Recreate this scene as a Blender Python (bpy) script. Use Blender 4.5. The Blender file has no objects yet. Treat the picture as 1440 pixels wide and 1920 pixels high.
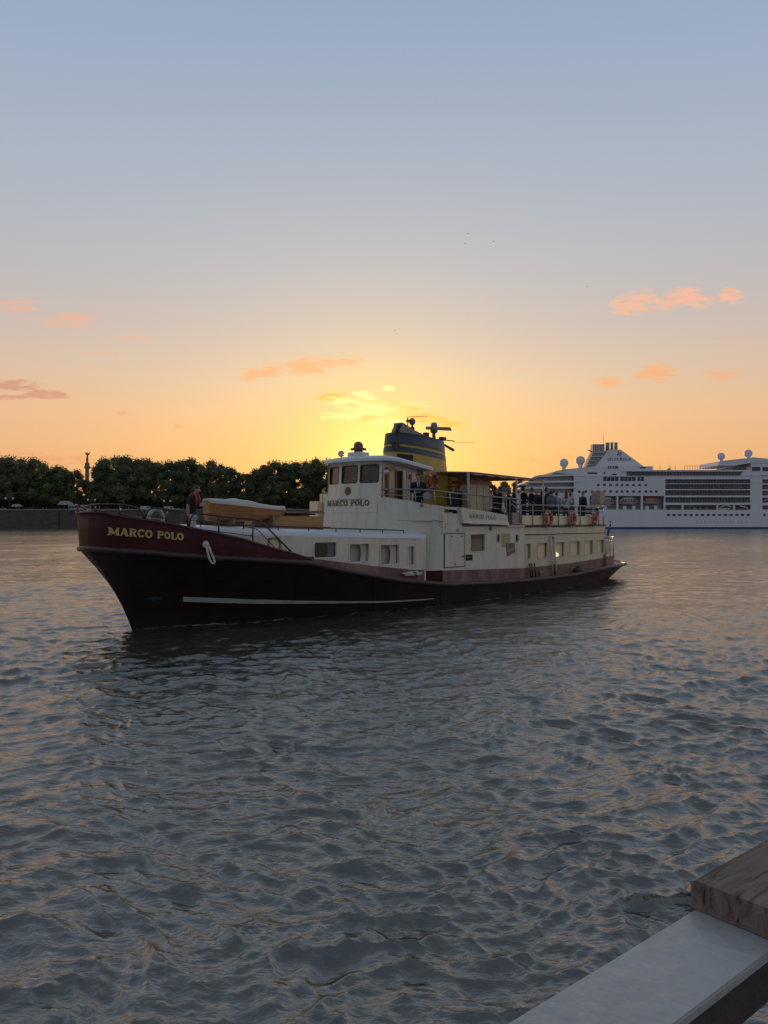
import bpy, bmesh, math, random
import numpy as np
from mathutils import Vector, Matrix
random.seed(7); np.random.seed(7)
sc = bpy.context.scene
COL = sc.collection
R = math.radians
# ------------------------------------------------------------------ frame of reference
# camera at (0,0,H) looking along +Y; the passenger boat lies 23 to 46 m away, turned 41 degrees
H = 3.2; FL = 1442.0; YH = 979.0; BX, BY = -7.53, 22.96
TH = R(41); DX, DY = math.sin(TH), math.cos(TH); NX, NY = DY, -DX
def S(px, py, v):            # point of the boat's vertical plane v = const -> (u, z)
    a = (px-720)/FL; c = (YH-py)/FL
    Y = (v+BX*NX+BY*NY)/(a*NX+NY); X = a*Y
    return ((X-BX)*DX+(Y-BY)*DY, H+c*Y)
def F(px, py, u):            # point of the athwartships plane u = const -> (v, z)
    a = (px-720)/FL; c = (YH-py)/FL
    Y = (u+BX*DX+BY*DY)/(a*DX+DY); X = a*Y
    return ((X-BX)*NX+(Y-BY)*NY, H+c*Y)
def PX(u, v):
    X = BX+u*DX+v*NX; Y = BY+u*DY+v*NY
    return 720+FL*X/Y
def ZY(u, v, py):
    Y = BY+u*DY+v*NY
    return H+(YH-py)/FL*Y
def SV(px, py, vf, lo=-1.6, hi=33):   # same on a curved side v = vf(u)
    for _ in range(40):
        m = (lo+hi)/2
        if PX(m, vf(m)) < px: lo = m
        else: hi = m
    return (lo, vf(lo), ZY(lo, vf(lo), py))
def lerp_tab(tab):
    xs = [t[0] for t in tab]; ys = [t[1] for t in tab]
    def f(x): return float(np.interp(x, xs, ys))
    return f
def smooth_tab(tab):
    xs = np.array([t[0] for t in tab], float); ys = np.array([t[1] for t in tab], float)
    d = np.diff(ys)/np.diff(xs); m = np.zeros(len(xs)); m[0] = d[0]; m[-1] = d[-1]
    for i in range(1, len(xs)-1):
        m[i] = 0 if d[i-1]*d[i] <= 0 else 2*d[i-1]*d[i]/(d[i-1]+d[i])
    def f(x):
        x = min(max(x, xs[0]), xs[-1]); i = min(int(np.searchsorted(xs, x, 'right')-1), len(xs)-2); i = max(i, 0)
        h = xs[i+1]-xs[i]; t = (x-xs[i])/h
        return float((2*t**3-3*t**2+1)*ys[i]+(t**3-2*t**2+t)*h*m[i]+(-2*t**3+3*t**2)*ys[i+1]+(t**3-t**2)*h*m[i+1])
    return f
def L(u, v, z): return Vector((u, -v, z))          # boat frame -> its local axes
BM = Matrix.Translation((BX, BY, 0)) @ Matrix.Rotation(math.pi/2-TH, 4, 'Z')
def W(u, v, z): return BM @ L(u, v, z)
# ------------------------------------------------------------------ materials
def new_mat(name):
    m = bpy.data.materials.new(name); m.use_nodes = True
    nt = m.node_tree; return m, nt, nt.nodes['Principled BSDF']
def mat(name, col, rough=.5, var=.12, scale=2.0, bump=0.0, bscale=30, metal=0, stain=None, st_amt=.4, st_scale=(1,1,1), st_thr=.55, spec=.5, emit=None, estr=0, grain=None):
    m, nt, b = new_mat(name)
    N = nt.nodes.new; K = nt.links.new
    b.inputs['Roughness'].default_value = rough; b.inputs['Metallic'].default_value = metal
    b.inputs['Specular IOR Level'].default_value = spec
    tc = N('ShaderNodeTexCoord')
    n1 = N('ShaderNodeTexNoise'); n1.inputs['Scale'].default_value = scale; n1.inputs['Detail'].default_value = 6; n1.inputs['Roughness'].default_value = .65
    if grain:
        mp0 = N('ShaderNodeMapping'); mp0.inputs['Scale'].default_value = grain
        K(tc.outputs['Object'], mp0.inputs['Vector']); K(mp0.outputs[0], n1.inputs['Vector'])
    else: K(tc.outputs['Object'], n1.inputs['Vector'])
    r = N('ShaderNodeValToRGB')
    r.color_ramp.elements[0].position = .3; r.color_ramp.elements[1].position = .72
    lo = [max(0, c*(1-var)) for c in col]; hi = [min(1, c*(1+var)) for c in col]
    r.color_ramp.elements[0].color = (*lo, 1); r.color_ramp.elements[1].color = (*hi, 1)
    K(n1.outputs['Fac'], r.inputs['Fac'])
    out = r.outputs['Color']
    if stain:
        mp = N('ShaderNodeMapping'); mp.inputs['Scale'].default_value = st_scale
        n2 = N('ShaderNodeTexNoise'); n2.inputs['Scale'].default_value = 1.7; n2.inputs['Detail'].default_value = 8; n2.inputs['Roughness'].default_value = .7
        K(tc.outputs['Object'], mp.inputs['Vector']); K(mp.outputs[0], n2.inputs['Vector'])
        r2 = N('ShaderNodeValToRGB'); r2.color_ramp.elements[0].position = st_thr; r2.color_ramp.elements[1].position = min(1, st_thr+.22)
        r2.color_ramp.elements[0].color = (0,0,0,1); r2.color_ramp.elements[1].color = (st_amt,)*3+(1,)
        K(n2.outputs['Fac'], r2.inputs['Fac'])
        mx = N('ShaderNodeMix'); mx.data_type = 'RGBA'
        K(r2.outputs['Color'], mx.inputs['Factor']); K(out, mx.inputs['A']); mx.inputs['B'].default_value = (*stain, 1)
        out = mx.outputs['Result']
    K(out, b.inputs['Base Color'])
    if bump:
        n3 = N('ShaderNodeTexNoise'); n3.inputs['Scale'].default_value = bscale; n3.inputs['Detail'].default_value = 4
        if grain:
            mp3 = N('ShaderNodeMapping'); mp3.inputs['Scale'].default_value = grain
            K(tc.outputs['Object'], mp3.inputs['Vector']); K(mp3.outputs[0], n3.inputs['Vector'])
        else: K(tc.outputs['Object'], n3.inputs['Vector'])
        bp = N('ShaderNodeBump'); bp.inputs['Strength'].default_value = bump; bp.inputs['Distance'].default_value = .02
        K(n3.outputs['Fac'], bp.inputs['Height']); K(bp.outputs[0], b.inputs['Normal'])
    if emit:
        b.inputs['Emission Color'].default_value = (*emit, 1); b.inputs['Emission Strength'].default_value = estr
    return m
def glass(name, tint=(.8,.85,.85), a=.18, rough=.05):
    m = bpy.data.materials.new(name); m.use_nodes = True; nt = m.node_tree; nt.nodes.clear()
    o = nt.nodes.new('ShaderNodeOutputMaterial'); t = nt.nodes.new('ShaderNodeBsdfTransparent'); g = nt.nodes.new('ShaderNodeBsdfGlossy')
    t.inputs[0].default_value = (*tint, 1); g.inputs['Roughness'].default_value = rough
    x = nt.nodes.new('ShaderNodeMixShader'); fr = nt.nodes.new('ShaderNodeMath'); fr.operation = 'MULTIPLY_ADD'; lw = nt.nodes.new('ShaderNodeLayerWeight'); lw.inputs[0].default_value = .35
    fp = nt.nodes.new('ShaderNodeMath'); fp.operation = 'POWER'; fp.inputs[1].default_value = 3; nt.links.new(lw.outputs['Facing'], fp.inputs[0]); nt.links.new(fp.outputs[0], fr.inputs[0]); fr.inputs[1].default_value = .8; fr.inputs[2].default_value = a*.4
    nt.links.new(fr.outputs[0], x.inputs[0]); nt.links.new(t.outputs[0], x.inputs[1]); nt.links.new(g.outputs[0], x.inputs[2]); nt.links.new(x.outputs[0], o.inputs[0])
    return m
M = {}
M['white'] = mat('boat_white', (.62,.60,.51), .38, .06, 1.2, .12, 14, stain=(.36,.30,.22), st_amt=.6, st_scale=(2.2,2.2,.35), st_thr=.5)
M['aftwhite'] = mat('boat_white_aft', (.60,.57,.43), .4, .09, 1.2, .12, 14, stain=(.42,.33,.22), st_amt=.6, st_scale=(2.5,2.5,.4), st_thr=.48)
M['roofwhite'] = mat('roof_white', (.60,.64,.68), .28, .05, 1.0, .08, 10, stain=(.5,.48,.42), st_amt=.3)
M['maroon'] = mat('maroon_paint', (.055,.010,.010), .6, .3, 1.5, .2, 10, stain=(.035,.014,.012), st_amt=.6, st_scale=(.5,.5,2), spec=.18)
M['band'] = mat('worn_maroon', (.15,.075,.07), .6, .25, 2.0, .2, 12, stain=(.27,.19,.14), st_amt=.9, st_scale=(.8,.8,.6), st_thr=.45)
M['hull'] = mat('black_hull', (.024,.014,.012), .55, .35, 1.2, .3, 4, stain=(.045,.018,.012), st_amt=.6, st_scale=(.9,.9,.25), spec=.3)
M['strake'] = mat('strake_paint', (.04,.022,.022), .5, .3, 4, .2, 20, stain=(.11,.075,.07), st_amt=.8, st_scale=(1,1,1))
M['stripe'] = mat('grey_stripe', (.28,.285,.26), .6, .2, 3, stain=(.08,.07,.06), st_amt=.7, st_scale=(1,1,3), st_thr=.55)
M['teal'] = mat('teal_wear', (.012,.07,.07), .6, .5, 9)
M['yellow'] = mat('funnel_yellow', (.44,.33,.06), .4, .1, 1.5, .1, 12, stain=(.40,.24,.05), st_amt=.5, st_scale=(1.5,1.5,.5))
M['navy'] = mat('funnel_navy', (.034,.038,.05), .4, .2, 2)
M['dark'] = mat('dark_metal', (.025,.023,.024), .45, .3, 6)
M['black'] = mat('black_interior', (.01,.01,.01), .8, .2, 4)
M['railm'] = mat('rail_maroon', (.07,.03,.03), .35, .3, 6)
M['railw'] = mat('rail_white', (.36,.35,.32), .35, .12, 6, stain=(.3,.2,.13), st_amt=.5, st_scale=(4,4,4))
M['railg'] = mat('rail_grey', (.21,.205,.20), .35, .15, 6)
M['wood'] = mat('varnished_wood', (.36,.15,.045), .35, .3, 3, .2, 10, grain=(1,1,10))
M['woodbox'] = mat('box_wood', (.40,.20,.07), .5, .25, 3, .2, 10, grain=(1,8,8))
M['plank'] = mat('deck_plank', (.20,.13,.09), .7, .35, 4, .3, 10, grain=(1,10,1))
M['mahog'] = mat('mahogany', (.20,.07,.03), .35, .25, 4, .1, 10, grain=(6,6,.6))
M['cover'] = mat('canvas_cover', (.50,.49,.45), .7, .06, 2, .35, 3)
M['canvas'] = mat('awning_canvas', (.60,.52,.40), .8, .1, 2, .3, 4)
M['orange'] = mat('buoy_orange', (.38,.06,.033), .5, .2, 6, .1, 30)
M['bandw'] = mat('buoy_band', (.55,.50,.46), .6, .1, 6)
M['rope'] = mat('rope_white', (.50,.51,.47), .8, .2, 20, .5, 60)
M['gold'] = mat('gold_letter', (.50,.36,.12), .5, .2, 6)
M['lgold'] = mat('bronze_letter', (.13,.11,.06), .5, .15, 6)
M['lgrey'] = mat('grey_letter', (.30,.26,.23), .6, .15, 8)
M['brass'] = mat('brass', (.30,.24,.12), .4, .2, 8, metal=.6)
M['bronze'] = mat('bronze', (.15,.06,.04), .45, .2, 8)
M['curtain'] = mat('curtain', (.62,.63,.62), .9, .15, 3, .5, 10, grain=(14,14,.5))
M['blind'] = mat('window_blind', (.52,.45,.33), .8, .06, 3)
M['warm_cream'] = mat('blind_cream', (.84,.70,.46), .8, .06, 3)
M['glass'] = glass('window_glass', (.95,.96,.95), .12)
M['glassd'] = glass('window_glass_dark', (.45,.5,.52), .18)
M['flag'] = mat('flag_blue', (.02,.05,.22), .8, .2, 8)
M['skin'] = mat('skin', (.42,.22,.15), .5, .08, 10)
M['rubber'] = mat('black_rubber', (.02,.02,.02), .7, .2, 10)
M['chrome'] = mat('lamp_metal', (.5,.5,.5), .25, .1, 10, metal=.8)
# ------------------------------------------------------------------ objects
def tag(o, label=None, cat=None, group=None, kind=None):
    if label: o['label'] = label
    if cat: o['category'] = cat
    if group: o['group'] = group
    if kind: o['kind'] = kind
    return o
def empty(name, loc, rz=0, label=None, cat=None, group=None):
    o = bpy.data.objects.new(name, None); COL.objects.link(o); o.location = loc; o.rotation_euler = (0,0,rz)
    o.empty_display_size = .2
    return tag(o, label, cat, group)
def link_mesh(name, me, m, parent=None):
    o = bpy.data.objects.new(name, me); COL.objects.link(o)
    if m is not None:
        me.materials.clear(); me.materials.append(m)
    if parent is not None: o.parent = parent
    return o
def copy_tree(o, parent=None):
    c = o.copy(); COL.objects.link(c); c.parent = parent
    for ch in [x for x in COL.objects if x.parent == o]:
        copy_tree(ch, c)
    return c
class MB:
    def __init__(s): s.v = []; s.f = []; s.sm = []
    def add(s, vs, fs, smooth=False):
        k = len(s.v); s.v += [tuple(p) for p in vs]
        for f in fs: s.f.append(tuple(i+k for i in f)); s.sm.append(smooth)
        return s
    def box(s, x0, x1, y0, y1, z0, z1, T=None):
        P = [Vector((x, y, z)) for x in (x0, x1) for y in (y0, y1) for z in (z0, z1)]
        if T: P = [T @ p if isinstance(T, Matrix) else T(p) for p in P]
        return s.add(P, [(0,1,3,2),(4,6,7,5),(0,4,5,1),(2,3,7,6),(0,2,6,4),(1,5,7,3)])
    def bb(s, u0, u1, v0, v1, z0, z1):   # box in boat axes
        return s.box(u0, u1, -v1, -v0, z0, z1)
    def hexa(s, P):   # 8 points: bottom 4 ring, top 4 ring
        return s.add(P, [(0,3,2,1),(4,5,6,7),(0,1,5,4),(1,2,6,5),(2,3,7,6),(3,0,4,7)])
    def prism(s, poly, h):   # poly list of Vectors, h vector
        n = len(poly); P = [Vector(p) for p in poly]; h = Vector(h)
        s.add(P+[p+h for p in P], [tuple(range(n-1, -1, -1)), tuple(range(n, 2*n))]+[(i, (i+1) % n, (i+1) % n+n, i+n) for i in range(n)])
        return s
    def tube(s, pts, r, n=7, closed=False, caps=True):
        pts = [Vector(p) for p in pts]; m = len(pts); rings = []
        rr = r if isinstance(r, (list, tuple)) else [r]*m
        up = None
        for i in range(m):
            a = pts[(i-1) % m] if (closed or i > 0) else pts[i]; b = pts[(i+1) % m] if (closed or i < m-1) else pts[i]
            t = (b-a)
            if t.length < 1e-9: t = Vector((0,0,1))
            t.normalize()
            if up is None:
                up = Vector((0,0,1)) if abs(t.z) < .9 else Vector((1,0,0))
            x = up.cross(t)
            if x.length < 1e-4: x = t.orthogonal()
            x.normalize(); y = t.cross(x); up = y
            rings.append([pts[i]+(x*math.cos(2*math.pi*k/n)+y*math.sin(2*math.pi*k/n))*rr[i] for k in range(n)])
        V = [p for g in rings for p in g]; F = []
        for i in range(m if closed else m-1):
            j = (i+1) % m
            for k in range(n): F.append((i*n+k, i*n+(k+1) % n, j*n+(k+1) % n, j*n+k))
        s.add(V, F, True)
        if caps and not closed:
            k0 = len(s.v)-len(V)
            s.f.append(tuple(k0+k for k in range(n-1, -1, -1))); s.sm.append(False)
            s.f.append(tuple(k0+(m-1)*n+k for k in range(n))); s.sm.append(False)
        return s
    def lathe(s, prof, c=(0,0,0), n=20, axis=None, smooth=True):   # prof: (r, z)
        c = Vector(c); T = Matrix.Identity(3)
        if axis is not None: T = Vector((0,0,1)).rotation_difference(Vector(axis)).to_matrix()
        V = []; F = []
        for r, z in prof:
            for k in range(n):
                a = 2*math.pi*k/n; V.append(c+T@Vector((r*math.cos(a), r*math.sin(a), z)))
        for i in range(len(prof)-1):
            for k in range(n): F.append((i*n+k, i*n+(k+1) % n, (i+1)*n+(k+1) % n, (i+1)*n+k))
        s.add(V, F, smooth)
        k0 = len(s.v)-len(V)
        s.f.append(tuple(k0+k for k in range(n-1, -1, -1))); s.sm.append(False)
        s.f.append(tuple(k0+(len(prof)-1)*n+k for k in range(n))); s.sm.append(False)
        return s
    def ball(s, c, r, n=14, m=9):
        r = Vector(r) if isinstance(r, (tuple, list, Vector)) else Vector((r, r, r))
        c = Vector(c); V = []; F = []
        for i in range(m+1):
            ph = math.pi*(i+.02*(i == 0)-.02*(i == m))/m
            for k in range(n):
                a = 2*math.pi*k/n; V.append(c+Vector((r.x*math.sin(ph)*math.cos(a), r.y*math.sin(ph)*math.sin(a), r.z*math.cos(ph))))
        for i in range(m):
            for k in range(n): F.append((i*n+k, (i+1)*n+k, (i+1)*n+(k+1) % n, i*n+(k+1) % n))
        return s.add(V, F, True)
    def loft(s, rows, closed=False, smooth=True):   # rows of equal-length point lists
        n = len(rows[0]); V = [p for r in rows for p in r]; F = []
        for i in range(len(rows)-1):
            for k in range(n if closed else n-1):
                F.append((i*n+k, i*n+(k+1) % n, (i+1)*n+(k+1) % n, (i+1)*n+k))
        return s.add(V, F, smooth)
    def torus(s, c, Rr, r, axis=(0,0,1), n=28, m=10, a0=0, a1=2*math.pi):
        T = Vector((0,0,1)).rotation_difference(Vector(axis)).to_matrix(); c = Vector(c)
        full = abs(a1-a0-2*math.pi) < 1e-6
        pts = [c+T@Vector((Rr*math.cos(a0+(a1-a0)*k/n), Rr*math.sin(a0+(a1-a0)*k/n), 0)) for k in range(n if full else n+1)]
        return s.tube(pts, r, m, closed=full)
    def build(s, name, m, parent=None, recalc=True, bevel=0, subsurf=0):
        me = bpy.data.meshes.new(name); me.from_pydata(s.v, [], s.f); 
        me.polygons.foreach_set('use_smooth', s.sm)
        if recalc or bevel:
            b = bmesh.new(); b.from_mesh(me)
            if bevel:
                bmesh.ops.remove_doubles(b, verts=b.verts, dist=1e-5)
                bmesh.ops.recalc_face_normals(b, faces=b.faces)
                es = [e for e in b.edges if len(e.link_faces) == 2 and e.calc_face_angle(0) > .6]
                bmesh.ops.bevel(b, geom=es, offset=bevel, segments=2, affect='EDGES', clamp_overlap=True)
            else: bmesh.ops.recalc_face_normals(b, faces=b.faces)
            b.to_mesh(me); b.free()
        me.update()
        return link_mesh(name, me, m, parent)
def holed(fn, a0, a1, b0, b1, holes, depth, mb=None, da=1.0, blo=None, bhi=None):
    """wall with rectangular openings; fn(a, b, d) -> point, d = depth inwards"""
    mb = mb or MB()
    A = {round(a0, 4), round(a1, 4)}; B = {round(b0, 4), round(b1, 4)}
    n = max(1, int((a1-a0)/da))
    for i in range(n+1): A.add(round(a0+(a1-a0)*i/n, 4))
    for h in holes:
        A |= {round(h[0], 4), round(h[1], 4)}; B |= {round(h[2], 4), round(h[3], 4)}
    A = sorted(A); B = sorted(B); idx = {}
    def P(a, b, d):
        k = (a, b, d)
        if k not in idx:
            idx[k] = len(mb.v); mb.v.append(tuple(fn(a, b, d)))
        return idx[k]
    inh = lambda i, j: any(h[0]-1e-4 < (A[i]+A[i+1])/2 < h[1]+1e-4 and h[2]-1e-4 < (B[j]+B[j+1])/2 < h[3]+1e-4 for h in holes)
    for i in range(len(A)-1):
        for j in range(len(B)-1):
            if not inh(i, j):
                mb.f.append((P(A[i],B[j],0), P(A[i+1],B[j],0), P(A[i+1],B[j+1],0), P(A[i],B[j+1],0))); mb.sm.append(False)
                for (x, y, e) in ((i-1,j,((i,j),(i,j+1))), (i+1,j,((i+1,j),(i+1,j+1))), (i,j-1,((i,j),(i+1,j))), (i,j+1,((i,j+1),(i+1,j+1)))):
                    if 0 <= x < len(A)-1 and 0 <= y < len(B)-1 and inh(x, y):
                        p, q = e
                        mb.f.append((P(A[p[0]],B[p[1]],0), P(A[q[0]],B[q[1]],0), P(A[q[0]],B[q[1]],depth), P(A[p[0]],B[p[1]],depth))); mb.sm.append(False)
    return mb
def rrect(a0, a1, b0, b1, r, n=5):
    pts = []
    for cx, cy, s0 in ((a1-r,b1-r,0),(a0+r,b1-r,1),(a0+r,b0+r,2),(a1-r,b0+r,3)):
        for k in range(n+1):
            t = math.pi/2*(s0+k/n); pts.append((cx+r*math.cos(t), cy+r*math.sin(t)))
    return pts
def rring(mb, fn, a0, a1, b0, b1, w, r, d0, d1, inner=.0):
    """rounded frame: outer rounded rect grown by w, inner rounded rect"""
    o = rrect(a0-w, a1+w, b0-w, b1+w, r+w); i = rrect(a0+inner, a1-inner, b0+inner, b1-inner, r); n = len(o)
    V = [fn(x, y, d0) for x, y in o]+[fn(x, y, d0) for x, y in i]+[fn(x, y, d1) for x, y in o]+[fn(x, y, d1) for x, y in i]
    F = []
    for k in range(n):
        q = (k+1) % n
        F += [(k, q, n+q, n+k), (k, q, 2*n+q, 2*n+k), (n+k, n+q, 3*n+q, 3*n+k)]
    mb.add(V, F); return mb
# lettering: slab-serif strokes in a unit box
def arc(cx, cy, rx, ry, a0, a1, n=10):
    return [(cx+rx*math.cos(R(a0+(a1-a0)*k/n)), cy+ry*math.sin(R(a0+(a1-a0)*k/n))) for k in range(n+1)]
def sl(x, y, w=.30): return ([(x-w/2, y), (x+w/2, y)], .10)
T_, N_ = .22, .10
GL = {
 'M': (1.0, [([(.17,.05),(.17,.95)],N_+.03), ([(.83,.05),(.83,.95)],T_), ([(.17,.93),(.5,.18)],T_), ([(.5,.18),(.83,.93)],N_), sl(.17,.05,.32), sl(.83,.05,.36), sl(.12,.95,.26), sl(.87,.95,.28)]),
 'A': (.95, [([(.16,.05),(.46,.93)],N_), ([(.46,.93),(.78,.05)],T_+.03), ([(.28,.34),(.66,.34)],N_), sl(.16,.05,.30), sl(.78,.05,.34), ([(.36,.95),(.58,.95)],N_)]),
 'R': (.92, [([(.22,.05),(.22,.95)],T_), ([(.2,.93)]+arc(.48,.72,.24,.2,90,-90)+[(.2,.52)],N_+.05), ([(.5,.5),(.68,.12),(.82,.06)],T_-.02), sl(.22,.05,.36), sl(.14,.95,.24), sl(.84,.05,.14)]),
 'C': (.88, [(arc(.47,.5,.33,.42,42,318,18),T_-.03), ([(.77,.68),(.77,.95)],N_), ([(.77,.3),(.77,.10)],N_-.03)]),
 'O': (.94, [(arc(.47,.5,.34,.42,0,360,24),T_-.03)]),
 'P': (.86, [([(.22,.05),(.22,.95)],T_), ([(.2,.93)]+arc(.48,.70,.26,.22,90,-90)+[(.2,.47)],N_+.05), sl(.22,.05,.38), sl(.14,.95,.24)]),
 'L': (.80, [([(.22,.05),(.22,.95)],T_), ([(.2,.05),(.74,.05)],N_+.02), ([(.72,.05),(.72,.34)],N_), sl(.22,.95,.38)]),
 'S': (.78, [(arc(.4,.71,.24,.22,20,270,12)+arc(.4,.27,.26,.22,90,-160,12),T_-.06), ([(.64,.72),(.64,.93)],.07), ([(.13,.28),(.13,.08)],.07)]),
 'I': (.44, [([(.22,.05),(.22,.95)],T_-.02), sl(.22,.05,.36), sl(.22,.95,.36)]),
 'V': (.92, [([(.16,.95),(.48,.06)],T_), ([(.48,.06),(.78,.95)],N_), sl(.16,.95,.32), sl(.78,.95,.28)]),
 'E': (.82, [([(.22,.05),(.22,.95)],T_), ([(.2,.05),(.72,.05)],N_), ([(.2,.95),(.70,.95)],N_), ([(.2,.5),(.56,.5)],N_), ([(.71,.05),(.71,.28)],.08), ([(.69,.95),(.69,.74)],.08), sl(.14,.05,.2), sl(.14,.95,.2)]),
}
def words(name, m, parent, text, fn, a0, a1, b0, b1, proud=.02, thick=1.0, gap=.04):
    ws_ = text.split(' '); wd = [sum(GL[c][0]+gap for c in w)-gap for w in ws_]; tot = sum(wd)+(.5+2*gap)*(len(ws_)-1); x = 0
    for w, d in zip(ws_, wd):
        mb = MB(); lettering(mb, w, fn, a0+(a1-a0)*x/tot, a0+(a1-a0)*(x+d)/tot, b0, b1, proud, thick, gap); mb.build(name, m, parent); x += d+.5+2*gap
def lettering(mb, text, fn, a0, a1, b0, b1, proud=.02, thick=1.0, gap=.04):
    """fn(a, b, proud) -> point; text fills a0..a1, b0..b1 (b may be functions of a)"""
    tot = sum((GL[c][0] if c != ' ' else .5)+gap for c in text)-gap
    kx = (a1-a0)/tot; x = 0; lay = 0
    fb0 = b0 if callable(b0) else (lambda a: b0); fb1 = b1 if callable(b1) else (lambda a: b1)
    def Q(p, off):
        a = a0+p[0]*kx; lo, hi = fb0(a), fb1(a); return fn(a, lo+(hi-lo)*p[1], off)
    for c in text:
        if c == ' ': x += .5+gap; continue
        w, st = GL[c]
        for pts, th in st:
            th *= thick; lay = (lay+1) % 9; off = proud+lay*.0008
            P2 = [Vector((px+x, py)) for px, py in pts]; n = len(P2); up = []; dn = []
            for i in range(n):
                t = (P2[min(i+1, n-1)]-P2[max(i-1, 0)]);
                t = t.normalized() if t.length > 1e-6 else Vector((1,0))
                nn = Vector((-t.y, t.x))*th/2
                up.append(P2[i]+nn); dn.append(P2[i]-nn)
            V = [Q(p, off) for p in up]+[Q(p, off) for p in dn]+[Q(p, proud*.2) for p in up]+[Q(p, proud*.2) for p in dn]
            F = []
            for i in range(n-1):
                F += [(i, i+1, n+i+1, n+i), (i, i+1, 2*n+i+1, 2*n+i), (n+i, n+i+1, 3*n+i+1, 3*n+i)]
            F += [(0, n, 3*n, 2*n), (n-1, 2*n-1, 4*n-1, 3*n-1)]
            mb.add(V, F)
        x += w+gap
    return mb
# ------------------------------------------------------------------ camera, sky, sun
cam = bpy.data.cameras.new('camera'); co = bpy.data.objects.new('camera', cam); COL.objects.link(co); sc.camera = co
co.location = (0, 0, H); co.rotation_euler = (R(90), 0, 0)
cam.sensor_fit = 'VERTICAL'; cam.sensor_height = 36; cam.lens = 36*FL/1920; cam.shift_y = (YH-960)/1920
cam.clip_start = .05; cam.clip_end = 20000
sc.view_settings.view_transform = 'Standard'; sc.view_settings.look = 'None'; sc.view_settings.exposure = 0; sc.view_settings.gamma = 1
SUN_EL, SUN_AZ = R(4.6), R(-0.6)
SD = Vector((math.sin(SUN_AZ)*math.cos(SUN_EL), math.cos(SUN_AZ)*math.cos(SUN_EL), math.sin(SUN_EL)))
sl_ = bpy.data.lights.new('sun', 'SUN'); sl_.energy = 2.0; sl_.angle = R(.6); sl_.color = (1, .62, .30)
so = bpy.data.objects.new('sun', sl_); COL.objects.link(so); so.rotation_euler = (-SD).to_track_quat('-Z', 'Y').to_euler(); so.location = (0, 0, 60)
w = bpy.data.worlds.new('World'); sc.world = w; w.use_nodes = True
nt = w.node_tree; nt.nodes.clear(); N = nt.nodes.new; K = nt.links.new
def s2l(c): return tuple(((x/255)/12.92 if x <= 10 else (((x/255)+.055)/1.055)**2.4) for x in c)
def mth(op, a, b=None, c=None, clamp=False):
    n = N('ShaderNodeMath'); n.operation = op; n.use_clamp = clamp
    for i, q in enumerate((a, b, c)):
        if q is None: continue
        if hasattr(q, 'is_output'): K(q, n.inputs[i])
        else: n.inputs[i].default_value = q
    return n.outputs[0]
def mixc(f, a, b, mode='MIX'):
    n = N('ShaderNodeMix'); n.data_type = 'RGBA'; n.blend_type = mode
    for s_, q in (('Factor', f), ('A', a), ('B', b)):
        i = n.inputs[s_] if s_ == 'Factor' else [x for x in n.inputs if x.name == s_ and x.type == 'RGBA'][0]
        if hasattr(q, 'is_output'): K(q, i)
        else: i.default_value = q if s_ == 'Factor' else (*q, 1)
    return [x for x in n.outputs if x.type == 'RGBA'][0]
def ramp(fac, stops, ease=True):
    n = N('ShaderNodeValToRGB'); cr = n.color_ramp
    cr.interpolation = 'LINEAR'
    while len(cr.elements) < len(stops): cr.elements.new(.5)
    for e, (p, c) in zip(cr.elements, stops): e.position = p; e.color = (*s2l(c), 1)
    K(fac, n.inputs[0]); return n.outputs[0]
tc = N('ShaderNodeTexCoord'); sx = N('ShaderNodeSeparateXYZ'); K(tc.outputs['Generated'], sx.inputs[0])
X_, Y_, Z_ = sx.outputs
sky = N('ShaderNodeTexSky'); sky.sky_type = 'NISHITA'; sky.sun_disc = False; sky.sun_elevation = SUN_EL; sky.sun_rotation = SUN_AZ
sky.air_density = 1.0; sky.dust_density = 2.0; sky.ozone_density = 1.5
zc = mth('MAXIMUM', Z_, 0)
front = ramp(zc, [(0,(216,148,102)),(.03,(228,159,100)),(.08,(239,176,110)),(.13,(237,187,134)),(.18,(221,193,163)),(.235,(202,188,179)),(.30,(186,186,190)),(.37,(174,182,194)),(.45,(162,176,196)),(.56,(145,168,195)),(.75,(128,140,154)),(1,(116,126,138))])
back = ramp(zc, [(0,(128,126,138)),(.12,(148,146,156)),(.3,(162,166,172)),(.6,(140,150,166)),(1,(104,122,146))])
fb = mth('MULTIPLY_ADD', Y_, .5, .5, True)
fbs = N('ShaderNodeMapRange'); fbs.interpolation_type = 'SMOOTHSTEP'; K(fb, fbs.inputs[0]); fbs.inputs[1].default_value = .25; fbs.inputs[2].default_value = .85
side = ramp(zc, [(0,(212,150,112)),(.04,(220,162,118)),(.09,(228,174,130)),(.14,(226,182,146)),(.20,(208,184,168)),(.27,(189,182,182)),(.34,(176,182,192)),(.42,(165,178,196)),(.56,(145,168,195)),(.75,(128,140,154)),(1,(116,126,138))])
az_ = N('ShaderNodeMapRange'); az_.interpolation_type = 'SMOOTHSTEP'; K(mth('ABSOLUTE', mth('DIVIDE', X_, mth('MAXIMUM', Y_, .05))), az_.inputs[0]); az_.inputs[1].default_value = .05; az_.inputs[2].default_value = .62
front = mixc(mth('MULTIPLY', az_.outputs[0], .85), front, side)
base = mixc(fbs.outputs[0], back, front)
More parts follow.
